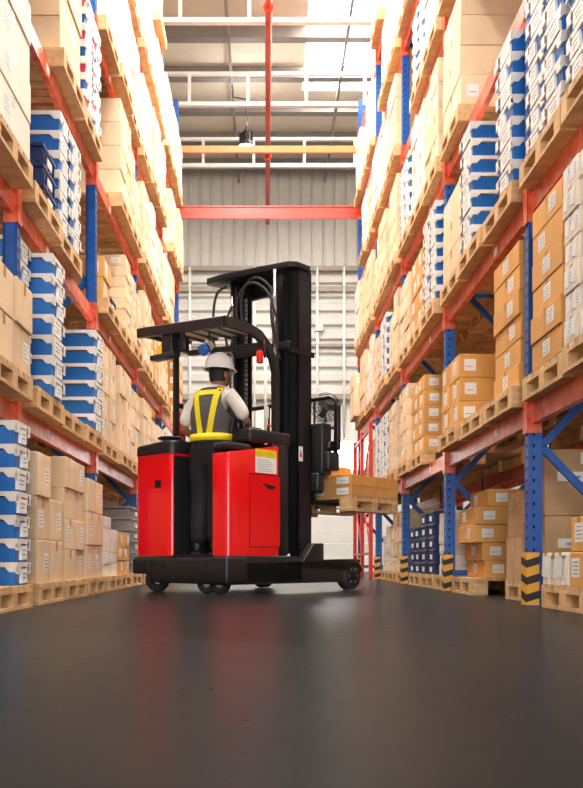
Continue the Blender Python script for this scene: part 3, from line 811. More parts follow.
# straddle legs with wheels
def leg(y0, y1, ys):
    wc = (1.76, .145); rr = .165
    pts = [(.2, .085), (.2, .262), (.24, .275), (1.80, .275), (1.885, .25), (1.915, .21), (1.92, .18)]
    arc = [(wc[0] + rr * math.cos(a), wc[1] + rr * math.sin(a)) for a in [R(v) for v in (12, 30, 50, 70, 90, 110, 130, 150, 165, 180, 195)]]
    m = MB()
    # inner web carries the axle; the outer cheek is cut away round the wheel
    body = pts + [(arc[0][0], arc[0][1])] + arc[1:] + [(wc[0] - rr - .03, .085)]
    m.prism(body, 'y', y0, y1, 'truck_black')
    inner = (y1 - .03, y1) if ys < 0 else (y0, y0 + .03)
    m.prism([(1.5, .11), (1.5, .27), (1.86, .255), (1.86, .12), (1.80, .07), (1.70, .07)], 'y', *inner, 'truck_black')
    lg = TP('straddle_leg', m)
    for xx in (.46, .74): m = MB(); m.box(xx - .02, xx + .02, y0 - .004 if ys < 0 else y1, y0 if ys < 0 else y1 + .004, .235, .262, 'hole'); TP('bolt_slot', m, lg)
    wy0, wy1 = (y0 + .003, y1 - .035) if ys < 0 else (y0 + .035, y1 - .003)
    m = MB(); m.lathe([(.105, wy0 + .002), (.135, wy0), (.143, wy0 + .012), (.143, wy1 - .012), (.135, wy1), (.105, wy1)], 'rubber_grey', (wc[0], 0, wc[1]), 'y', 36)
    wh = TP('load_wheel', m)
    yy = wy0 if ys < 0 else wy1; sg = -1 if ys < 0 else 1
    m = MB(); m.cyl((wc[0], yy, wc[1]), (wc[0], yy + sg * .004, wc[1]), .10, 'truck_black', n=28); m.cyl((wc[0], yy + sg * .004, wc[1]), (wc[0], yy + sg * .016, wc[1]), .045, 'mast_steel', n=20)
    for a in range(6): m.cyl((wc[0] + .07 * math.cos(a * 1.047), yy + sg * .003, wc[1] + .07 * math.sin(a * 1.047)), (wc[0] + .07 * math.cos(a * 1.047), yy + sg * .010, wc[1] + .07 * math.sin(a * 1.047)), .010, 'steel', n=8)
    TP('hub', m, wh)
leg(-.02, .12, -1); leg(W - .12, W + .02, 1)
for (nm, cx, cy, r, wd) in (('drive_wheel', .16, 1.09, .115, .14), ('caster_wheel', .12, .37, .088, .085), ('caster_wheel', .12, .21, .088, .085)):
    m = MB(); m.lathe([(r * .6, -wd / 2), (r * .95, -wd / 2), (r, -wd / 2 + .012), (r, wd / 2 - .012), (r * .95, wd / 2), (r * .6, wd / 2)], 'rubber', (0, 0, 0), 'y', 28)
    o = m.build(nm, truck, (cx, cy, r + .001)); o.rotation_euler = (0, 0, R(-58) if 'caster' in nm else R(-40))
    m = MB(); m.cyl((0, -wd / 2 - .006, 0), (0, wd / 2 + .006, 0), r * .35, 'steel'); m.build('hub', o)
# rear left cover
def footprint(x0, x1, y0, y1, rad, corners):
    """rounded rectangle; corners: set of 'ab' with a in 01 (x), b in 01 (y)"""
    out = []
    for (cx, cy, a0, key) in ((x1, y0, -90, '10'), (x1, y1, 0, '11'), (x0, y1, 90, '01'), (x0, y0, 180, '00')):
        r = rad if key in corners else .008
        px = cx - r if key[0] == '1' else cx + r; py = cy - r if key[1] == '1' else cy + r
        for q in range(7):
            a = R(a0 + q * 15); out.append((px + r * math.cos(a), py + r * math.sin(a)))
    return out
def shell(fp, z0, ztop, mt, r=.0):
    b = bmesh.new(); n = len(fp)
    v0 = [b.verts.new((p[0], p[1], z0)) for p in fp]; v1 = [b.verts.new((p[0], p[1], ztop(p))) for p in fp]
    b.faces.new(v0[::-1]); top = b.faces.new(v1)
    for i in range(n): b.faces.new((v0[i], v0[(i + 1) % n], v1[(i + 1) % n], v1[i]))
    if r: bmesh.ops.bevel(b, geom=list(top.edges), offset=r, segments=3, affect='EDGES', profile=.5)
    m = MB(); m.merge(b, mt, True); return m
def smooth_angle(o, a=40):
    me = o.data
    bmx = bmesh.new(); bmx.from_mesh(me)
    for e in bmx.edges:
        if len(e.link_faces) == 2 and e.calc_face_angle(0) > R(a): e.smooth = False
    bmx.to_mesh(me); bmx.free()
fp = footprint(0, .52, .71, W, .05, {'00', '01'})
o = TP('rear_cover', shell(fp, .337, lambda p: 1.275, 'truck_red', .01)); smooth_angle(o)
m = MB(); m.box(-.003, .0, .86, .94, .965, 1.035, 'hole'); TP('socket', m, o)
fp = footprint(-.012, .56, .70, W + .01, .07, {'00', '01'})
cap = TP('cover_cap', shell(fp, 1.276, lambda p: 1.39 - .03 * max(0, (p[1] - 1.1)) / .12, 'truck_black', .025)); smooth_angle(cap)
m = MB(); m.cyl((.2, .95, 1.39), (.2, .95, 1.43), .05, 'truck_black'); m.lathe([(.11, 0), (.125, .012), (.11, .024)], 'truck_black', (.2, .95, 1.43)); TP('steering_wheel', m)
# right-hand body (battery and motor side)
def zt(p): return 1.225 + .115 * max(0, min(1, p[0] / .68))
fp = footprint(0, .68, -.005, .19, .05, {'00', '10'})
o = TP('side_body', shell(fp, .337, zt, 'truck_red', .012)); smooth_angle(o)
m = MB(); m.box(.27, .665, -.0085, -.005, .42, 1.055, 'truck_red')
door = TP('access_door', m, o)
m = MB(); m.prism([(.43, .985), (.60, .965), (.60, .94), (.50, .935), (.47, .965)], 'y', -.0105, -.0085, 'hole'); TP('grip_slot', m, o)
m = MB()
for a, b, c, d in ((.262, .27, .40, 1.06), (.262, .675, 1.056, 1.063), (.262, .675, .413, .42)): m.box(a, b, -.0058, -.0048, c, d, 'hole')
TP('panel_gap', m, o)
m = MB(); m.box(.34, .62, -.008, -.005, 1.075, 1.215, 'paper'); m.box(.34, .62, -.008, -.005, 1.215, 1.285, 'yellow')
for q in range(9): m.box(.375 + q * .025, .385 + q * .025, -.0088, -.008, 1.238, 1.258, 'guard_yellow')
for q in range(6): m.box(.36, .58 - .03 * (q % 3), -.0084, -.008, 1.09 + q * .02, 1.094 + q * .02, 'crate_grey')
TP('warning_label', m, o)
# operator compartment
m = MB(); m.box(-.01, .60, .195, .705, .336, .345, 'rubber'); 
for k in range(9): m.box(.0 + k * .06, .03 + k * .06, .2, .70, .345, .348, 'rubber')
TP('platform_mat', m)
m = MB(); m.rbox(.60, .82, .015, W, .337, 1.36, 'truck_black', .02); m.rbox(.585, .6, .25, .66, .6, 1.2, 'rubber', .006); TP('bulkhead', m)
m = MB(); m.box(.02, .59, .192, .205, .35, 1.25, 'truck_black'); m.box(.02, .59, .695, .708, .35, 1.25, 'truck_black'); m.rbox(.2, .34, .205, .225, .95, 1.04, 'crate_grey', .005); TP('inner_lining', m)
m = MB(); m.rbox(.30, .86, .02, .36, 1.345, 1.47, 'truck_black', .025); m.rbox(.34, .5, .06, .3, 1.47, 1.485, 'mast_steel', .006)
con = TP('console', m)
m = MB(); m.cyl((.62, .1, 1.47), (.62, .1, 1.52), .012, 'black'); m.cyl((.62, .1, 1.515), (.62, .1, 1.535), .03, 'lamp_red'); TP('stop_button', m, con)
for vy in (.2, .27): m = MB(); m.cyl((.42, vy, 1.48), (.40, vy, 1.56), .008, 'steel'); m.cyl((.40, vy, 1.555), (.395, vy, 1.59), .018, 'black'); TP('control_lever', m, con)
m = MB(); m.rbox(.0, .34, .03, .2, 1.262, 1.325, 'rubber', .028, 3); TP('arm_rest', m)
# overhead guard
zr = 2.40
m = MB()
def gy(y0, y1, x0, x1, z, h, mt='truck_black'): m.rbox(x0, x1, y0, y1, z, z + h, mt, .012)
# rim
for (a, b) in (((.06, .12), (.06, 1.14)), ((.06, 1.14), (.5, 1.14)), ((.62, .12), (.62, 1.14))):
    m.beam((*a, zr if a[0] < .6 else 2.3), (*b, zr if b[0] < .6 else 2.3), .05, .05, 'truck_black')
side = [(-.0, 2.355), (.0, 2.43), (.1, 2.45), (.36, 2.435), (.50, 2.40), (.62, 2.31), (.70, 2.18), (.74, 2.02), (.74, 1.85), (.675, 1.85), (.675, 2.02), (.64, 2.16), (.57, 2.26), (.46, 2.32), (.34, 2.355)]
m.prism(side, 'y', .06, .11, 'truck_black'); m.prism([(.0, 2.36), (.0, 2.43), (.1, 2.45), (.36, 2.435), (.62, 2.36), (.62, 2.30), (.34, 2.36)], 'y', 1.14, 1.19, 'truck_black')
m.prism([(-.01, 2.345), (-.01, 2.43), (.04, 2.45), (.04, 2.345)], 'y', .06, 1.19, 'truck_black')
for q in range(5): m.beam((.03, .3 + q * .18, 2.41), (.52, .3 + q * .18, 2.38), .045, .03, 'truck_black')
for yy in (.065,): m.box(.68, .735, yy, yy + .04, 1.35, 1.86, 'truck_black')
def tilt(mb):
    for v_ in mb.bm.verts:
        if v_.co.z > 2.1: v_.co.z += .075 * (v_.co.y - .5) - .005
tilt(m); og = TP('overhead_guard', m)
m = MB()
for q in range(4): m.box(.05, .5, .33 + q * .18, .45 + q * .18, 2.385, 2.391, 'pale_plastic')
m.box(.05, .5, .14, .27, 2.385, 2.391, 'pale_plastic'); m.box(.05, .5, 1.05, 1.12, 2.385, 2.391, 'pale_plastic')
tilt(m); TP('roof_glazing', m, og)
m = MB(); m.cyl((.53, .045, 1.34), (.53, .045, 2.12), .014, 'pale_plastic'); m.cyl((.53, .045, 2.11), (.53, .08, 2.33), .014, 'truck_black'); m.box(.515, .545, .02, .032, 1.58, 1.68, 'paper'); TP('grab_rail', m)
m = MB(); m.box(.26, .31, .95, .985, 1.38, 2.40, 'truck_black'); m.cyl((.33, 1.03, 1.38), (.33, 1.03, 2.41), .012, 'pale_plastic'); TP('rear_post', m)
m = MB(); m.rbox(.02, .14, .74, .88, 2.19, 2.395, 'truck_black', .01); m.rbox(-.0, .10, .70, 1.02, 2.15, 2.20, 'truck_black', .01); lb = TP('indicator_box', m)
m = MB(); m.rbox(.03, .07, .885, .95, 2.2, 2.28, 'amber', .01); TP('amber_light', m, lb)
m = MB(); m.rbox(.05, .12, .60, .68, 2.19, 2.33, 'black', .02); m.cyl((.085, .64, 2.33), (.085, .64, 2.4), .01, 'black'); m.cyl((.085, .68, 2.25), (.085, .75, 2.25), .01, 'black'); TP('mirror', m)
m = MB(); q = Matrix.Translation((.22, .47, 2.235)) @ Matrix.Scale(.85, 4) @ Matrix.Rotation(R(-35), 4, 'Y')
m.cyl(q @ Vector((-.10, 0, .0)), q @ Vector((-.03, 0, 0)), .052, 'lamp_blue', n=20)
for k, c_ in enumerate(('pale_plastic', 'carton_kraft', 'pale_plastic', 'carton_kraft', 'black')): m.cyl(q @ Vector((-.03 + k * .022, 0, 0)), q @ Vector((-.01 + k * .022, 0, 0)), .05 - .003 * k, c_, n=20)
m.cyl((.24, .47, 2.24), (.24, .47, 2.38), .009, 'black'); TP('spot_light', m)
m = MB(); m.rbox(.77, .82, .33, .385, 2.16, 2.28, 'lamp_red', .012); m.box(.78, .81, .34, .375, 2.28, 2.36, 'black'); m.box(.80, .96, .34, .37, 2.31, 2.35, 'black'); TP('red_lamp', m)
m = MB(); m.cyl((.42, 1.06, 1.40), (.42, 1.06, 1.72), .055, 'truck_red'); m.cyl((.42, 1.06, 1.72), (.42, 1.06, 1.76), .055, 'carton_kraft', .03); m.box(.39, .45, 1.04, 1.08, 1.76, 1.81, 'black'); TP('fire_extinguisher', m)
# mast
MZ = 3.06
def channel(x0, x1, ya, yb, z0, z1, inward):
    m = MB(); tk = .018
    m.box(x0, x1, ya if inward > 0 else yb - tk, ya + tk if inward > 0 else yb, z0, z1, 'mast_steel')
    m.box(x0, x0 + tk, ya, yb, z0, z1, 'mast_steel'); m.box(x1 - tk, x1, ya, yb, z0, z1, 'mast_steel'); return m
for (ya, yb, dr) in ((.10, .2, 1), (.88, .98, -1)):
    o = TP('mast_channel', channel(1.05, 1.25, ya, yb, .28, MZ, dr))
    yi, yj = (yb + .005, yb + .075) if dr > 0 else (ya - .075, ya - .005)
    TP('inner_channel', channel(.95, 1.14, yi, yj, .36, MZ - .05, dr))
    yi, yj = (yb + .08, yb + .14) if dr > 0 else (ya - .14, ya - .08)
    TP('inner_channel', channel(.97, 1.10, yi, yj, .4, MZ - .12, dr))
    yc = yb + .06 if dr > 0 else ya - .06
    m = MB(); m.cyl((.90, yc, .35), (.90, yc, 2.3), .035, 'mast_steel'); m.cyl((.90, yc, 2.3), (.90, yc, 3.05), .02, 'chrome'); TP('lift_cylinder', m)
    m = MB()
    yk = yb + .16 if dr > 0 else ya - .16
    z = .5
    while z < 2.85: m.box(.985, .997, yk - .014, yk + .014, z, z + .034, 'steel'); z += .046
    m.box(.989, .993, yk - .005, yk + .005, .5, 2.86, 'black')
    TP('lift_chain', m)
# top plate, cross members
m = MB()
m.prism([(.80, 1.08), (.84, 1.12), (1.22, 1.04), (1.26, .98), (1.26, .12), (1.2, .07), (1.0, .07), (.94, .12), (.86, .5), (.80, .85)], 'z', MZ, MZ + .055, 'mast_steel', r=.006)
m.box(1.2, 1.25, .1, .98, MZ - .12, MZ, 'mast_steel'); TP('top_plate', m)
for z, x in ((2.28, .93), (1.5, 1.24), (.75, 1.24)):
    m = MB(); m.rbox(x - .02, x + .02, .1, .98, z, z + .08, 'mast_steel', .008); TP('cross_member', m)
m = MB(); m.box(.93, 1.28, .088, .1, 2.25, 2.30, 'mast_steel'); TP('mast_bracket', m)
m = MB(); m.prism([(1.0, .275), (1.15, .44), (1.18, .46), (1.32, .46), (1.32, .275)], 'y', .0, .095, 'truck_black', r=.008); TP('mast_foot', m)
m = MB(); m.prism([(1.0, .275), (1.15, .44), (1.18, .46), (1.32, .46), (1.32, .275)], 'y', .985, 1.2, 'truck_black', r=.008); TP('mast_foot', m)
m = MB(); m.box(1.06, 1.12, .0985, .1, 1.24, 1.38, 'paper'); m.box(1.075, 1.105, .0978, .0985, 1.28, 1.31, 'lamp_red'); m.box(1.085, 1.095, .0978, .0985, 1.31, 1.345, 'black'); TP('mast_label', m)
# hoses
def arc(pts, r, nm='hydraulic_hose'):
    # smooth through control points
    P = [Vector(p) for p in pts]; out = []
    for i in range(len(P) - 1):
        p0 = P[max(i - 1, 0)]; p1 = P[i]; p2 = P[i + 1]; p3 = P[min(i + 2, len(P) - 1)]
        for k in range(6):
            t_ = k / 6; out.append(.5 * ((2 * p1) + (p2 - p0) * t_ + (2 * p0 - 5 * p1 + 4 * p2 - p3) * t_ ** 2 + (3 * p1 - p0 - 3 * p2 + p3) * t_ ** 3))
    out.append(P[-1]); m = MB(); m.tube(out, r, 'rubber', 8); TP(nm, m)
arc([(.90, .68, 2.6), (.88, .68, 2.85), (.88, .58, 3.0), (.88, .44, 3.0), (.9, .30, 2.85), (.92, .27, 2.5), (.93, .27, 1.6)], .014)
arc([(.91, .74, 2.5), (.87, .73, 2.8), (.86, .60, 2.96), (.86, .42, 2.93), (.88, .28, 2.75), (.91, .24, 2.4), (.93, .24, 1.4)], .014)
arc([(.88, 1.0, 1.6), (.85, 1.02, 2.2), (.85, 1.04, 2.7), (.86, 1.0, 2.95), (.92, .92, 3.03)], .013)
arc([(.90, .30, 2.9), (.86, .27, 2.6), (.9, .25, 2.35), (.93, .22, 2.2)], .012)
arc([(.9, .8, 2.55), (.86, .83, 2.35), (.84, .86, 2.6), (.87, .8, 2.8)], .012)
# carriage, load backrest and forks
m = MB(); m.box(1.27, 1.31, .22, 1.0, 1.28, 1.40, 'mast_steel'); m.box(1.27, 1.31, .22, 1.0, .86, .96, 'mast_steel')
for yy in (.24, .94): m.box(1.24, 1.30, yy, yy + .04, .8, 1.5, 'mast_steel')
car = TP('fork_carriage', m)
m = MB(); m.rbox(1.27, 1.42, -.02, .22, 1.12, 1.62, 'truck_black', .02); m.rbox(1.29, 1.47, -.08, .12, 1.16, 1.34, 'truck_black', .02); m.rbox(1.25, 1.36, .02, .2, .95, 1.14, 'truck_black', .02)
m.cyl((1.40, -.05, 1.40), (1.40, .3, 1.40), .05, 'mast_steel'); TP('side_shift_cylinder', m)
m = MB()
lo = [(1.42, -.06, 1.30), (1.42, -.08, 1.75), (1.42, -.07, 1.84), (1.42, .0, 1.88), (1.42, 1.06, 1.88), (1.42, 1.13, 1.84), (1.42, 1.14, 1.75), (1.42, 1.14, 1.0)]
m.tube(lo, .022, 'mast_steel', 8)
m.rbox(1.40, 1.45, -.11, -.05, 1.36, 1.80, 'mast_steel', .015)
for yy in (.2, .5, .8): m.cyl((1.42, yy, 1.0), (1.42, yy, 1.88), .012, 'mast_steel', n=8)
m.cyl((1.42, -.07, 1.58), (1.42, 1.14, 1.58), .014, 'mast_steel', n=8); m.cyl((1.42, .2, 1.0), (1.42, 1.14, 1.0), .014, 'mast_steel', n=8)
m.box(1.31, 1.42, .3, .34, 1.3, 1.36, 'mast_steel'); m.box(1.31, 1.42, .85, .89, 1.3, 1.36, 'mast_steel')
TP('load_backrest', m)
FZ = .81
for yy in (.12, .62):
    m = MB(); m.box(1.31, 1.35, yy, yy + .11, FZ + .03, 1.42, 'mast_steel')
    m.prism([(1.31, FZ + .028), (1.35, FZ + .064), (1.6, FZ + .064), (2.36, FZ + .058), (2.38, FZ + .048), (1.6, FZ + .030)], 'y', yy, yy + .11, 'mast_steel'); TP('fork', m)

# ------------------------------------------------------------------ load on the forks
Tm = Matrix.Translation((-.325, 7.75, 0)) @ Matrix.Rotation(TH, 4, 'Z')
def world(u, v, z): return Tm @ Vector((u, v, z))
# pallet mesh runs 1.2 along its x: turn it so that 1.2 lies across the forks
pz = FZ - .035
o = pallet_full(world(1.53, .43, pz), TH - math.pi / 2)
tag(o, 'wooden pallet raised on the forks of the reach truck', 'pallet')
zl = pz + PALH + .001; k = 0
lm = {}
def flat_meshes(dx, dy, h):
    m = MB(); b = bmesh.new(); bmesh.ops.create_cube(b, size=1)
    for v in b.verts: v.co = Vector((v.co.x * dx, v.co.y * dy, (v.co.z + .5) * h))
    bmesh.ops.bevel(b, geom=b.edges[:], offset=.004, segments=2, affect='EDGES'); m.merge(b, 'carton_orange'); body = m.data('carton')
    m = MB(); m.box(-dx / 2 - .0015, -dx / 2, -dy * .38, dy * .12, h * .18, h * .8, 'paper'); m.box(-dx / 2 - .002, -dx / 2 - .0015, -dy * .3, dy * .02, h * .4, h * .46, 'print'); l1 = m.data('label')
    m = MB(); m.box(-dx / 2 - .0006, dx / 2 + .0006, -.02, .02, h - .0004, h + .0005, 'tape'); m.box(-dx / 2 - .0006, -dx / 2, -.02, .02, h * .6, h, 'tape'); l2 = m.data('packing_tape')
    return body, l1, l2
FM = flat_meshes(.395, .295, .105)
PN = ['lower', 'upper', 'top']
RN = ['nearest the camera', 'second from the camera', 'third from the camera', 'farthest from the camera']
CN = ['mast side', 'aisle side']
for l in range(3):
    for c in range(2):
        for r_ in range(4):
            if l == 2 and (c == 1 or r_ not in (1, 2)): continue
            u = 1.53 + .20 + c * .402; v = -.175 + .15 + r_ * .300
            o = inst('carton', FM[0], None, world(u, v, zl + l * .106), TH); inst('label', FM[1], o); inst('packing_tape', FM[2], o)
            tag(o, 'flat orange-brown carton on the forklift, %s layer, %s, %s' % (PN[l], CN[c], RN[r_]), 'box', 'flat cartons on the raised forklift pallet')

# ------------------------------------------------------------------ operator
# local frame: x to the man's right, y forward, z up from the platform
PZ = .350
per = empty('person', (-.515, 8.18, PZ), R(-24))
tag(per, 'person in white hard hat and yellow-striped vest standing in the red forklift', 'person')
def skin_obj(name, verts, edges, radii, mt, root=0, sub=2, smooth=True):
    me = bpy.data.meshes.new(name); me.from_pydata([Vector(v) for v in verts], edges, []); me.materials.append(M[mt])
    o = bpy.data.objects.new(name, me); COL.objects.link(o); o.parent = per
    md = o.modifiers.new('skin', 'SKIN'); md.use_smooth_shade = True
    for i, r in enumerate(radii):
        sv = me.skin_vertices[0].data[i]; sv.radius = (r, r) if not isinstance(r, tuple) else r; sv.use_root = (i == root)
    sb = o.modifiers.new('sub', 'SUBSURF'); sb.levels = sub; sb.render_levels = sub
    return o
LEAN = .07
V, E, RR = [], [], []
def add(p, r, parent=None):
    V.append(p); RR.append(r)
    if parent is not None: E.append((parent, len(V) - 1))
    return len(V) - 1
pel = add((0, 0, .96), .12)
wst = add((.02, 0, 1.10), .115, pel); chs = add((.045, .01, 1.30), .115, wst); nb = add((.06, .0, 1.45), .085, chs)
nk = add((.07, .02, 1.50), .057, nb); hd0 = add((.078, .035, 1.53), .06, nk); hd1 = add((.084, .045, 1.61), .085, hd0); hd2 = add((.086, .04, 1.68), .07, hd1)
hands = []
for sx, elb, wr, hd in ((-1, (-.275, .02, 1.14), (-.235, .23, 1.09), (-.20, .31, 1.09)), (1, (.325, .10, 1.20), (.24, .33, 1.19), (.20, .40, 1.18))):
    sh = add((.045 + sx * .185, 0, 1.425), .048, nb); el = add(elb, .038, sh)
    mid = add(tuple((a + b) / 2 for a, b in zip(elb, wr)), .040, el); w_ = add(wr, .028, mid); pm = add(hd, .034, w_)
    D = (Vector(hd) - Vector(wr)).normalized(); side_ = Vector((1, 0, 0)) - D * D.x; side_.normalize(); up = side_.cross(D)
    if up.z < 0: up = -up
    for f, (o_, ln) in enumerate(((-.027, .066), (-.009, .075), (.009, .07), (.027, .056))):
        b_ = Vector(hd) + side_ * o_ + D * .012
        p1 = b_ + D * ln * .45 + up * .004; p2 = p1 + D * ln * .22 - up * ln * .28; p3 = p2 - up * ln * .32 - D * .004
        a1 = add(tuple(b_), .012, pm); a2 = add(tuple(p1), .0095, a1); a3 = add(tuple(p2), .0088, a2); add(tuple(p3), .0078, a3)
    tb = Vector(wr) * .5 + Vector(hd) * .5 - side_ * sx * .026
    t1 = add(tuple(tb), .013, pm); t2 = add(tuple(tb - side_ * sx * .02 + D * .03 - up * .01), .011, t1); add(tuple(tb - side_ * sx * .018 + D * .055 - up * .022), .009, t2)
    hands.append(hd)
for sx in (-1, 1):
    hp = add((sx * .085, 0, .90), .09, pel); kn_ = add((sx * .085 - .01, .035 if sx < 0 else .01, .50), .058, hp); cf = add((sx * .085 - .012, .0, .34), .055, kn_); an = add((sx * .085 - .012, -.025, .09), .036, cf); add((sx * .095, .06, .045), .034, an)
skin_obj('body', V, E, RR, 'skin')
# face and ears
hc = Vector((.086, .045, 1.625)); hrot = Matrix.Translation(hc) @ Matrix.Rotation(R(-22), 4, 'Z')
def ball(m, c, r, mt, mtx=None, n=16):
    b = bmesh.new(); bmesh.ops.create_uvsphere(b, u_segments=n, v_segments=n // 2, radius=1)
    for v in b.verts: v.co = Vector((v.co.x * r[0] + c[0], v.co.y * r[1] + c[1], v.co.z * r[2] + c[2]))
    m.merge(b, mt, True, mtx)
m = MB(); ball(m, (0, .0, -.01), (.076, .094, .112), 'skin', hrot, 24); ball(m, (0, .055, -.075), (.045, .042, .035), 'skin', hrot)
m.prism([(.088, .0), (.112, -.022), (.09, -.03)], 'x', -.011, .011, 'skin'); bpy_head = m
m.bm.verts.ensure_lookup_table()
for v in list(m.bm.verts)[-6:]: v.co = hrot @ v.co
for sx in (-1, 1): ball(m, (sx * .078, .0, -.012), (.012, .022, .032), 'skin', hrot)
TPh = m.build('head', per)
m = MB()
for sx in (-1, 1): ball(m, (sx * .03, .084, .0), (.012, .008, .008), 'paper', hrot, 10); ball(m, (sx * .03, .090, .0), (.006, .004, .006), 'black', hrot, 8)
m.build('eyes', TPh)
m = MB(); ball(m, (0, .087, -.055), (.022, .008, .007), 'lamp_red', hrot, 10); m.build('mouth', TPh)
m = MB()
b = bmesh.new(); bmesh.ops.create_uvsphere(b, u_segments=24, v_segments=16, radius=1)
for v in b.verts: v.co = Vector((v.co.x * .086, v.co.y * .106, v.co.z * .122 - .005))
kill = [v for v in b.verts if (v.co.z < .0 and v.co.y > .012) or v.co.z < -.088 or (v.co.y > .05)]
bmesh.ops.delete(b, geom=kill, context='VERTS'); m.merge(b, 'hair', True, hrot); m.build('hair', per, fix=False)
# hard hat
m = MB(); n = 28; hm = Matrix.Translation((.086, .04, 1.672)) @ Matrix.Rotation(R(-22), 4, 'Z') @ Matrix.Rotation(R(-1), 4, 'X')
prof = [(1.0, 0), (.99, .03), (.95, .06), (.86, .09), (.70, .115), (.48, .132), (.22, .14), (.02, .142)]
v = []
for s_, z in [(1.0, -.004)] + prof:
    for i in range(n):
        a = 2 * math.pi * i / n; rx, ry = .118 * s_, .142 * s_
        v.append(hm @ Vector((rx * math.cos(a), ry * math.sin(a), z)))
f = [(j * n + i, j * n + (i + 1) % n, (j + 1) * n + (i + 1) % n, (j + 1) * n + i) for j in range(len(prof)) for i in range(n)]
f.append(tuple(len(prof) * n + i for i in range(n))); m._add(v, f, 'helmet', True)
for k in (-1, 0, 1):
    pts = [hm @ Vector((k * .03, .125 * math.cos(a), .01 + .137 * math.sin(a) - abs(k) * .004)) for a in [R(20 + q * 14) for q in range(11)]]
    m.tube(pts, .006, 'helmet', 6)
v = []
for ring, (s_, z) in enumerate(((.98, .004), (1.13, -.008), (1.14, -.013), (.98, -.006))):
    for i in range(n):
        a = 2 * math.pi * i / n; ext = 1 + (.16 * max(0, math.sin(a)) ** 2 if ring in (1, 2) else 0)
        v.append(hm @ Vector((.118 * s_ * math.cos(a), .142 * s_ * ext * math.sin(a), z)))
m._add(v, [(j * n + i, j * n + (i + 1) % n, ((j + 1) % 4) * n + (i + 1) % n, ((j + 1) % 4) * n + i) for j in range(4) for i in range(n)], 'helmet', True)
hat = m.build('hard_hat', per)
m = MB()
for sx in (-1, 1): m.tube([hm @ Vector((sx * .10, .02, -.005)), hm @ Vector((sx * .088, .04, -.09)), hm @ Vector((sx * .03, .065, -.155)), hm @ Vector((0, .07, -.165))], .004, 'black', 5)
m.build('chin_strap', hat)
# clothes
def loft(rings, mt, n=32, p=2.4, caps=False):
    v = []
    for (cx, cy, z, rx, ry) in rings:
        for i in range(n):
            a = 2 * math.pi * i / n; c_, s_ = math.cos(a), math.sin(a)
            k = (abs(c_) ** p + abs(s_) ** p) ** (-1 / p)
            v.append((cx + rx * k * c_, cy + ry * k * s_, z))
    m = MB(); m._add(v, [(j * n + i, j * n + (i + 1) % n, (j + 1) * n + (i + 1) % n, (j + 1) * n + i) for j in range(len(rings) - 1) for i in range(n)], mt, True)
    if caps: m.bm.verts.ensure_lookup_table(); m.bm.faces.new(list(m.bm.verts)[:n][::-1]); m.bm.faces.new(list(m.bm.verts)[-n:])
    return m
RG = [(.02, 0, 1.0, .172, .125), (.025, 0, 1.10, .170, .122), (.035, .0, 1.20, .184, .138), (.045, .0, 1.30, .196, .144), (.052, -.003, 1.38, .2, .142), (.055, -.003, 1.43, .186, .13), (.06, .0, 1.47, .142, .106), (.066, .01, 1.505, .078, .075)]
# shirt: trunk and sleeves in one skinned surface
V, E, RR = [], [], []
p0 = add((.018, 0, 1.06), (.15, .11)); p1 = add((.03, 0, 1.2), (.163, .118), p0); p2 = add((.045, 0, 1.34), (.165, .112), p1); p3 = add((.058, 0, 1.44), (.10, .08), p2); p4 = add((.068, .012, 1.515), (.064, .060), p3)
for sx, elb in ((-1, (-.27, .015, 1.165)), (1, (.325, .095, 1.205))):
    sh = add((.05 + sx * .165, -.002, 1.425), .072, p3); s2 = add(tuple(Vector((.05 + sx * .2, 0, 1.40)) * .5 + Vector(elb) * .5), .070, sh); add(tuple(Vector(elb)), .066, s2)
skin_obj('shirt', V, E, RR, 'shirt')
# trousers
V, E, RR = [], [], []
p0 = add((.005, 0, .95), (.15, .125)); p1 = add((.018, 0, 1.10), (.165, .125), p0)
for sx in (-1, 1):
    a = add((sx * .09, 0, .86), .118, p0); b_ = add((sx * .085 - .005, .03 if sx < 0 else .01, .52), .098, a); c_ = add((sx * .085 - .012, .0, .28), .09, b_); add((sx * .085 - .012, -.012, .085), .08, c_)
skin_obj('trousers', V, E, RR, 'trousers')
for sx in (-1, 1):
    m = MB(); ball(m, (sx * .09, .045, .045), (.05, .135, .05), 'black', None, 20); ball(m, (sx * .085 - .01, -.03, .07), (.045, .055, .06), 'black', None, 16)
    m.prism([(-.045, -.09), (.045, -.09), (.05, .1), (.03, .175), (-.03, .175), (-.05, .1)], 'z', .0, .022, 'rubber')
    m.bm.verts.ensure_lookup_table()
    for v_ in list(m.bm.verts)[-12:]: v_.co.x += sx * .09
    for v_ in m.bm.verts: v_.co.z = max(v_.co.z, .001)
    m.build('shoe', per)
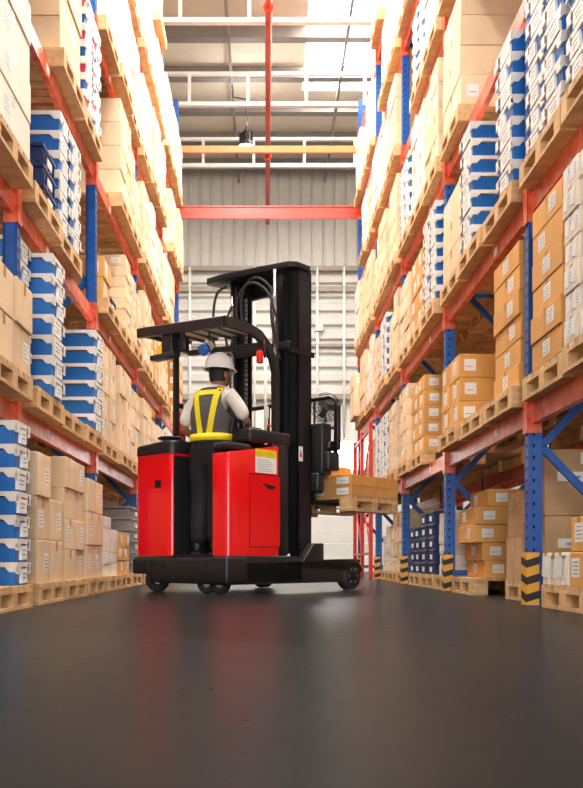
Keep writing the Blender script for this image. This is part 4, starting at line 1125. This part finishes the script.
# vest
def ring_at(z):
    for a, b in zip(RG, RG[1:]):
        if a[2] <= z <= b[2]:
            t_ = (z - a[2]) / (b[2] - a[2]); return [a[i] + (b[i] - a[i]) * t_ for i in range(5)]
    return list(RG[-1] if z > RG[-1][2] else RG[0])
def tors(x, z, back=True, off=0.):
    cx, cy, _, rx, ry = ring_at(z); rx += off + .012; ry += off + .012; dx = max(-.999, min(.999, (x - cx) / rx)); p = 2.4
    y = ry * (1 - abs(dx) ** p) ** (1 / p); return (x, cy - y if back else cy + y, z)
def hx(z):      # half width of the vest panels: narrows at the armholes
    r = ring_at(z)
    if z < 1.22: return r[3] + .0118
    return (r[3] + .012) * (1 - .34 * min(1, (z - 1.22) / .12)) if z < 1.45 else min(r[3] + .011, .118)
m = MB()
zs = [1.005 + .024 * i for i in range(21)]
for back in (True, False):
    v = []; nn = 17
    for z in zs:
        cx = ring_at(z)[0]; hw = hx(z)
        for i in range(nn):
            x = cx + hw * math.sin((i / (nn - 1) - .5) * math.pi)
            v.append(tors(x, z, back))
    m._add(v, [(j * nn + i, j * nn + i + 1, (j + 1) * nn + i + 1, (j + 1) * nn + i) for j in range(len(zs) - 1) for i in range(nn - 1)], 'vest', True)
vest = m.build('safety_vest', per)
md = vest.modifiers.new('solid', 'SOLIDIFY'); md.thickness = .004; md.offset = 0
def band(pts, wd, nm='reflective_stripe'):
    """strip following the torso; pts: (x,z,back)"""
    m = MB(); v = []; P = []
    for a, b in zip(pts, pts[1:]):
        for k in range(8): P.append((a[0] + (b[0] - a[0]) * k / 8, a[1] + (b[1] - a[1]) * k / 8))
    P.append(pts[-1][:2])
    back = pts[0][2]
    for i, (x, z) in enumerate(P):
        x2, z2 = P[min(i + 1, len(P) - 1)]; x1, z1 = P[max(i - 1, 0)]; d = Vector((x2 - x1, z2 - z1)).normalized(); nrm = Vector((-d.y, d.x)) * wd / 2
        for s_, o_ in ((-1, .004), (1, .004), (1, .009), (-1, .009)): v.append(tors(x + nrm.x * s_, z + nrm.y * s_, back, o_))
    n_ = len(P); m._add(v, [(i * 4 + q, i * 4 + (q + 1) % 4, (i + 1) * 4 + (q + 1) % 4, (i + 1) * 4 + q) for i in range(n_ - 1) for q in range(4)], 'hi_vis', False)
    m.bm.verts.ensure_lookup_table(); m.bm.faces.new([m.bm.verts[q] for q in (3, 2, 1, 0)]); m.bm.faces.new([m.bm.verts[(n_ - 1) * 4 + q] for q in range(4)])
    m.build(nm, vest)
for back in (True, False):
    band([(-.055, 1.475, back), (-.015, 1.07, back)], .052); band([(.17, 1.475, back), (.07, 1.07, back)], .052)
    band([(-.05, 1.435, back), (.16, 1.435, back)], .045)
m = MB(); v = []; nb_ = 40
for (z, o_) in ((1.015, .018), (1.075, .018), (1.075, .024), (1.015, .024)):
    cx, cy, _, rx, ry = ring_at(z)
    for i in range(nb_):
        a = 2 * math.pi * i / nb_; c_, s_ = math.cos(a), math.sin(a); k = (abs(c_) ** 2.4 + abs(s_) ** 2.4) ** (-1 / 2.4)
        v.append((cx + (rx + o_) * k * c_, cy + (ry + o_) * k * s_, z))
m._add(v, [(j * nb_ + i, j * nb_ + (i + 1) % nb_, ((j + 1) % 4) * nb_ + (i + 1) % nb_, ((j + 1) % 4) * nb_ + i) for j in range(4) for i in range(nb_)], 'hi_vis', True)
m.build('vest_belt', vest)
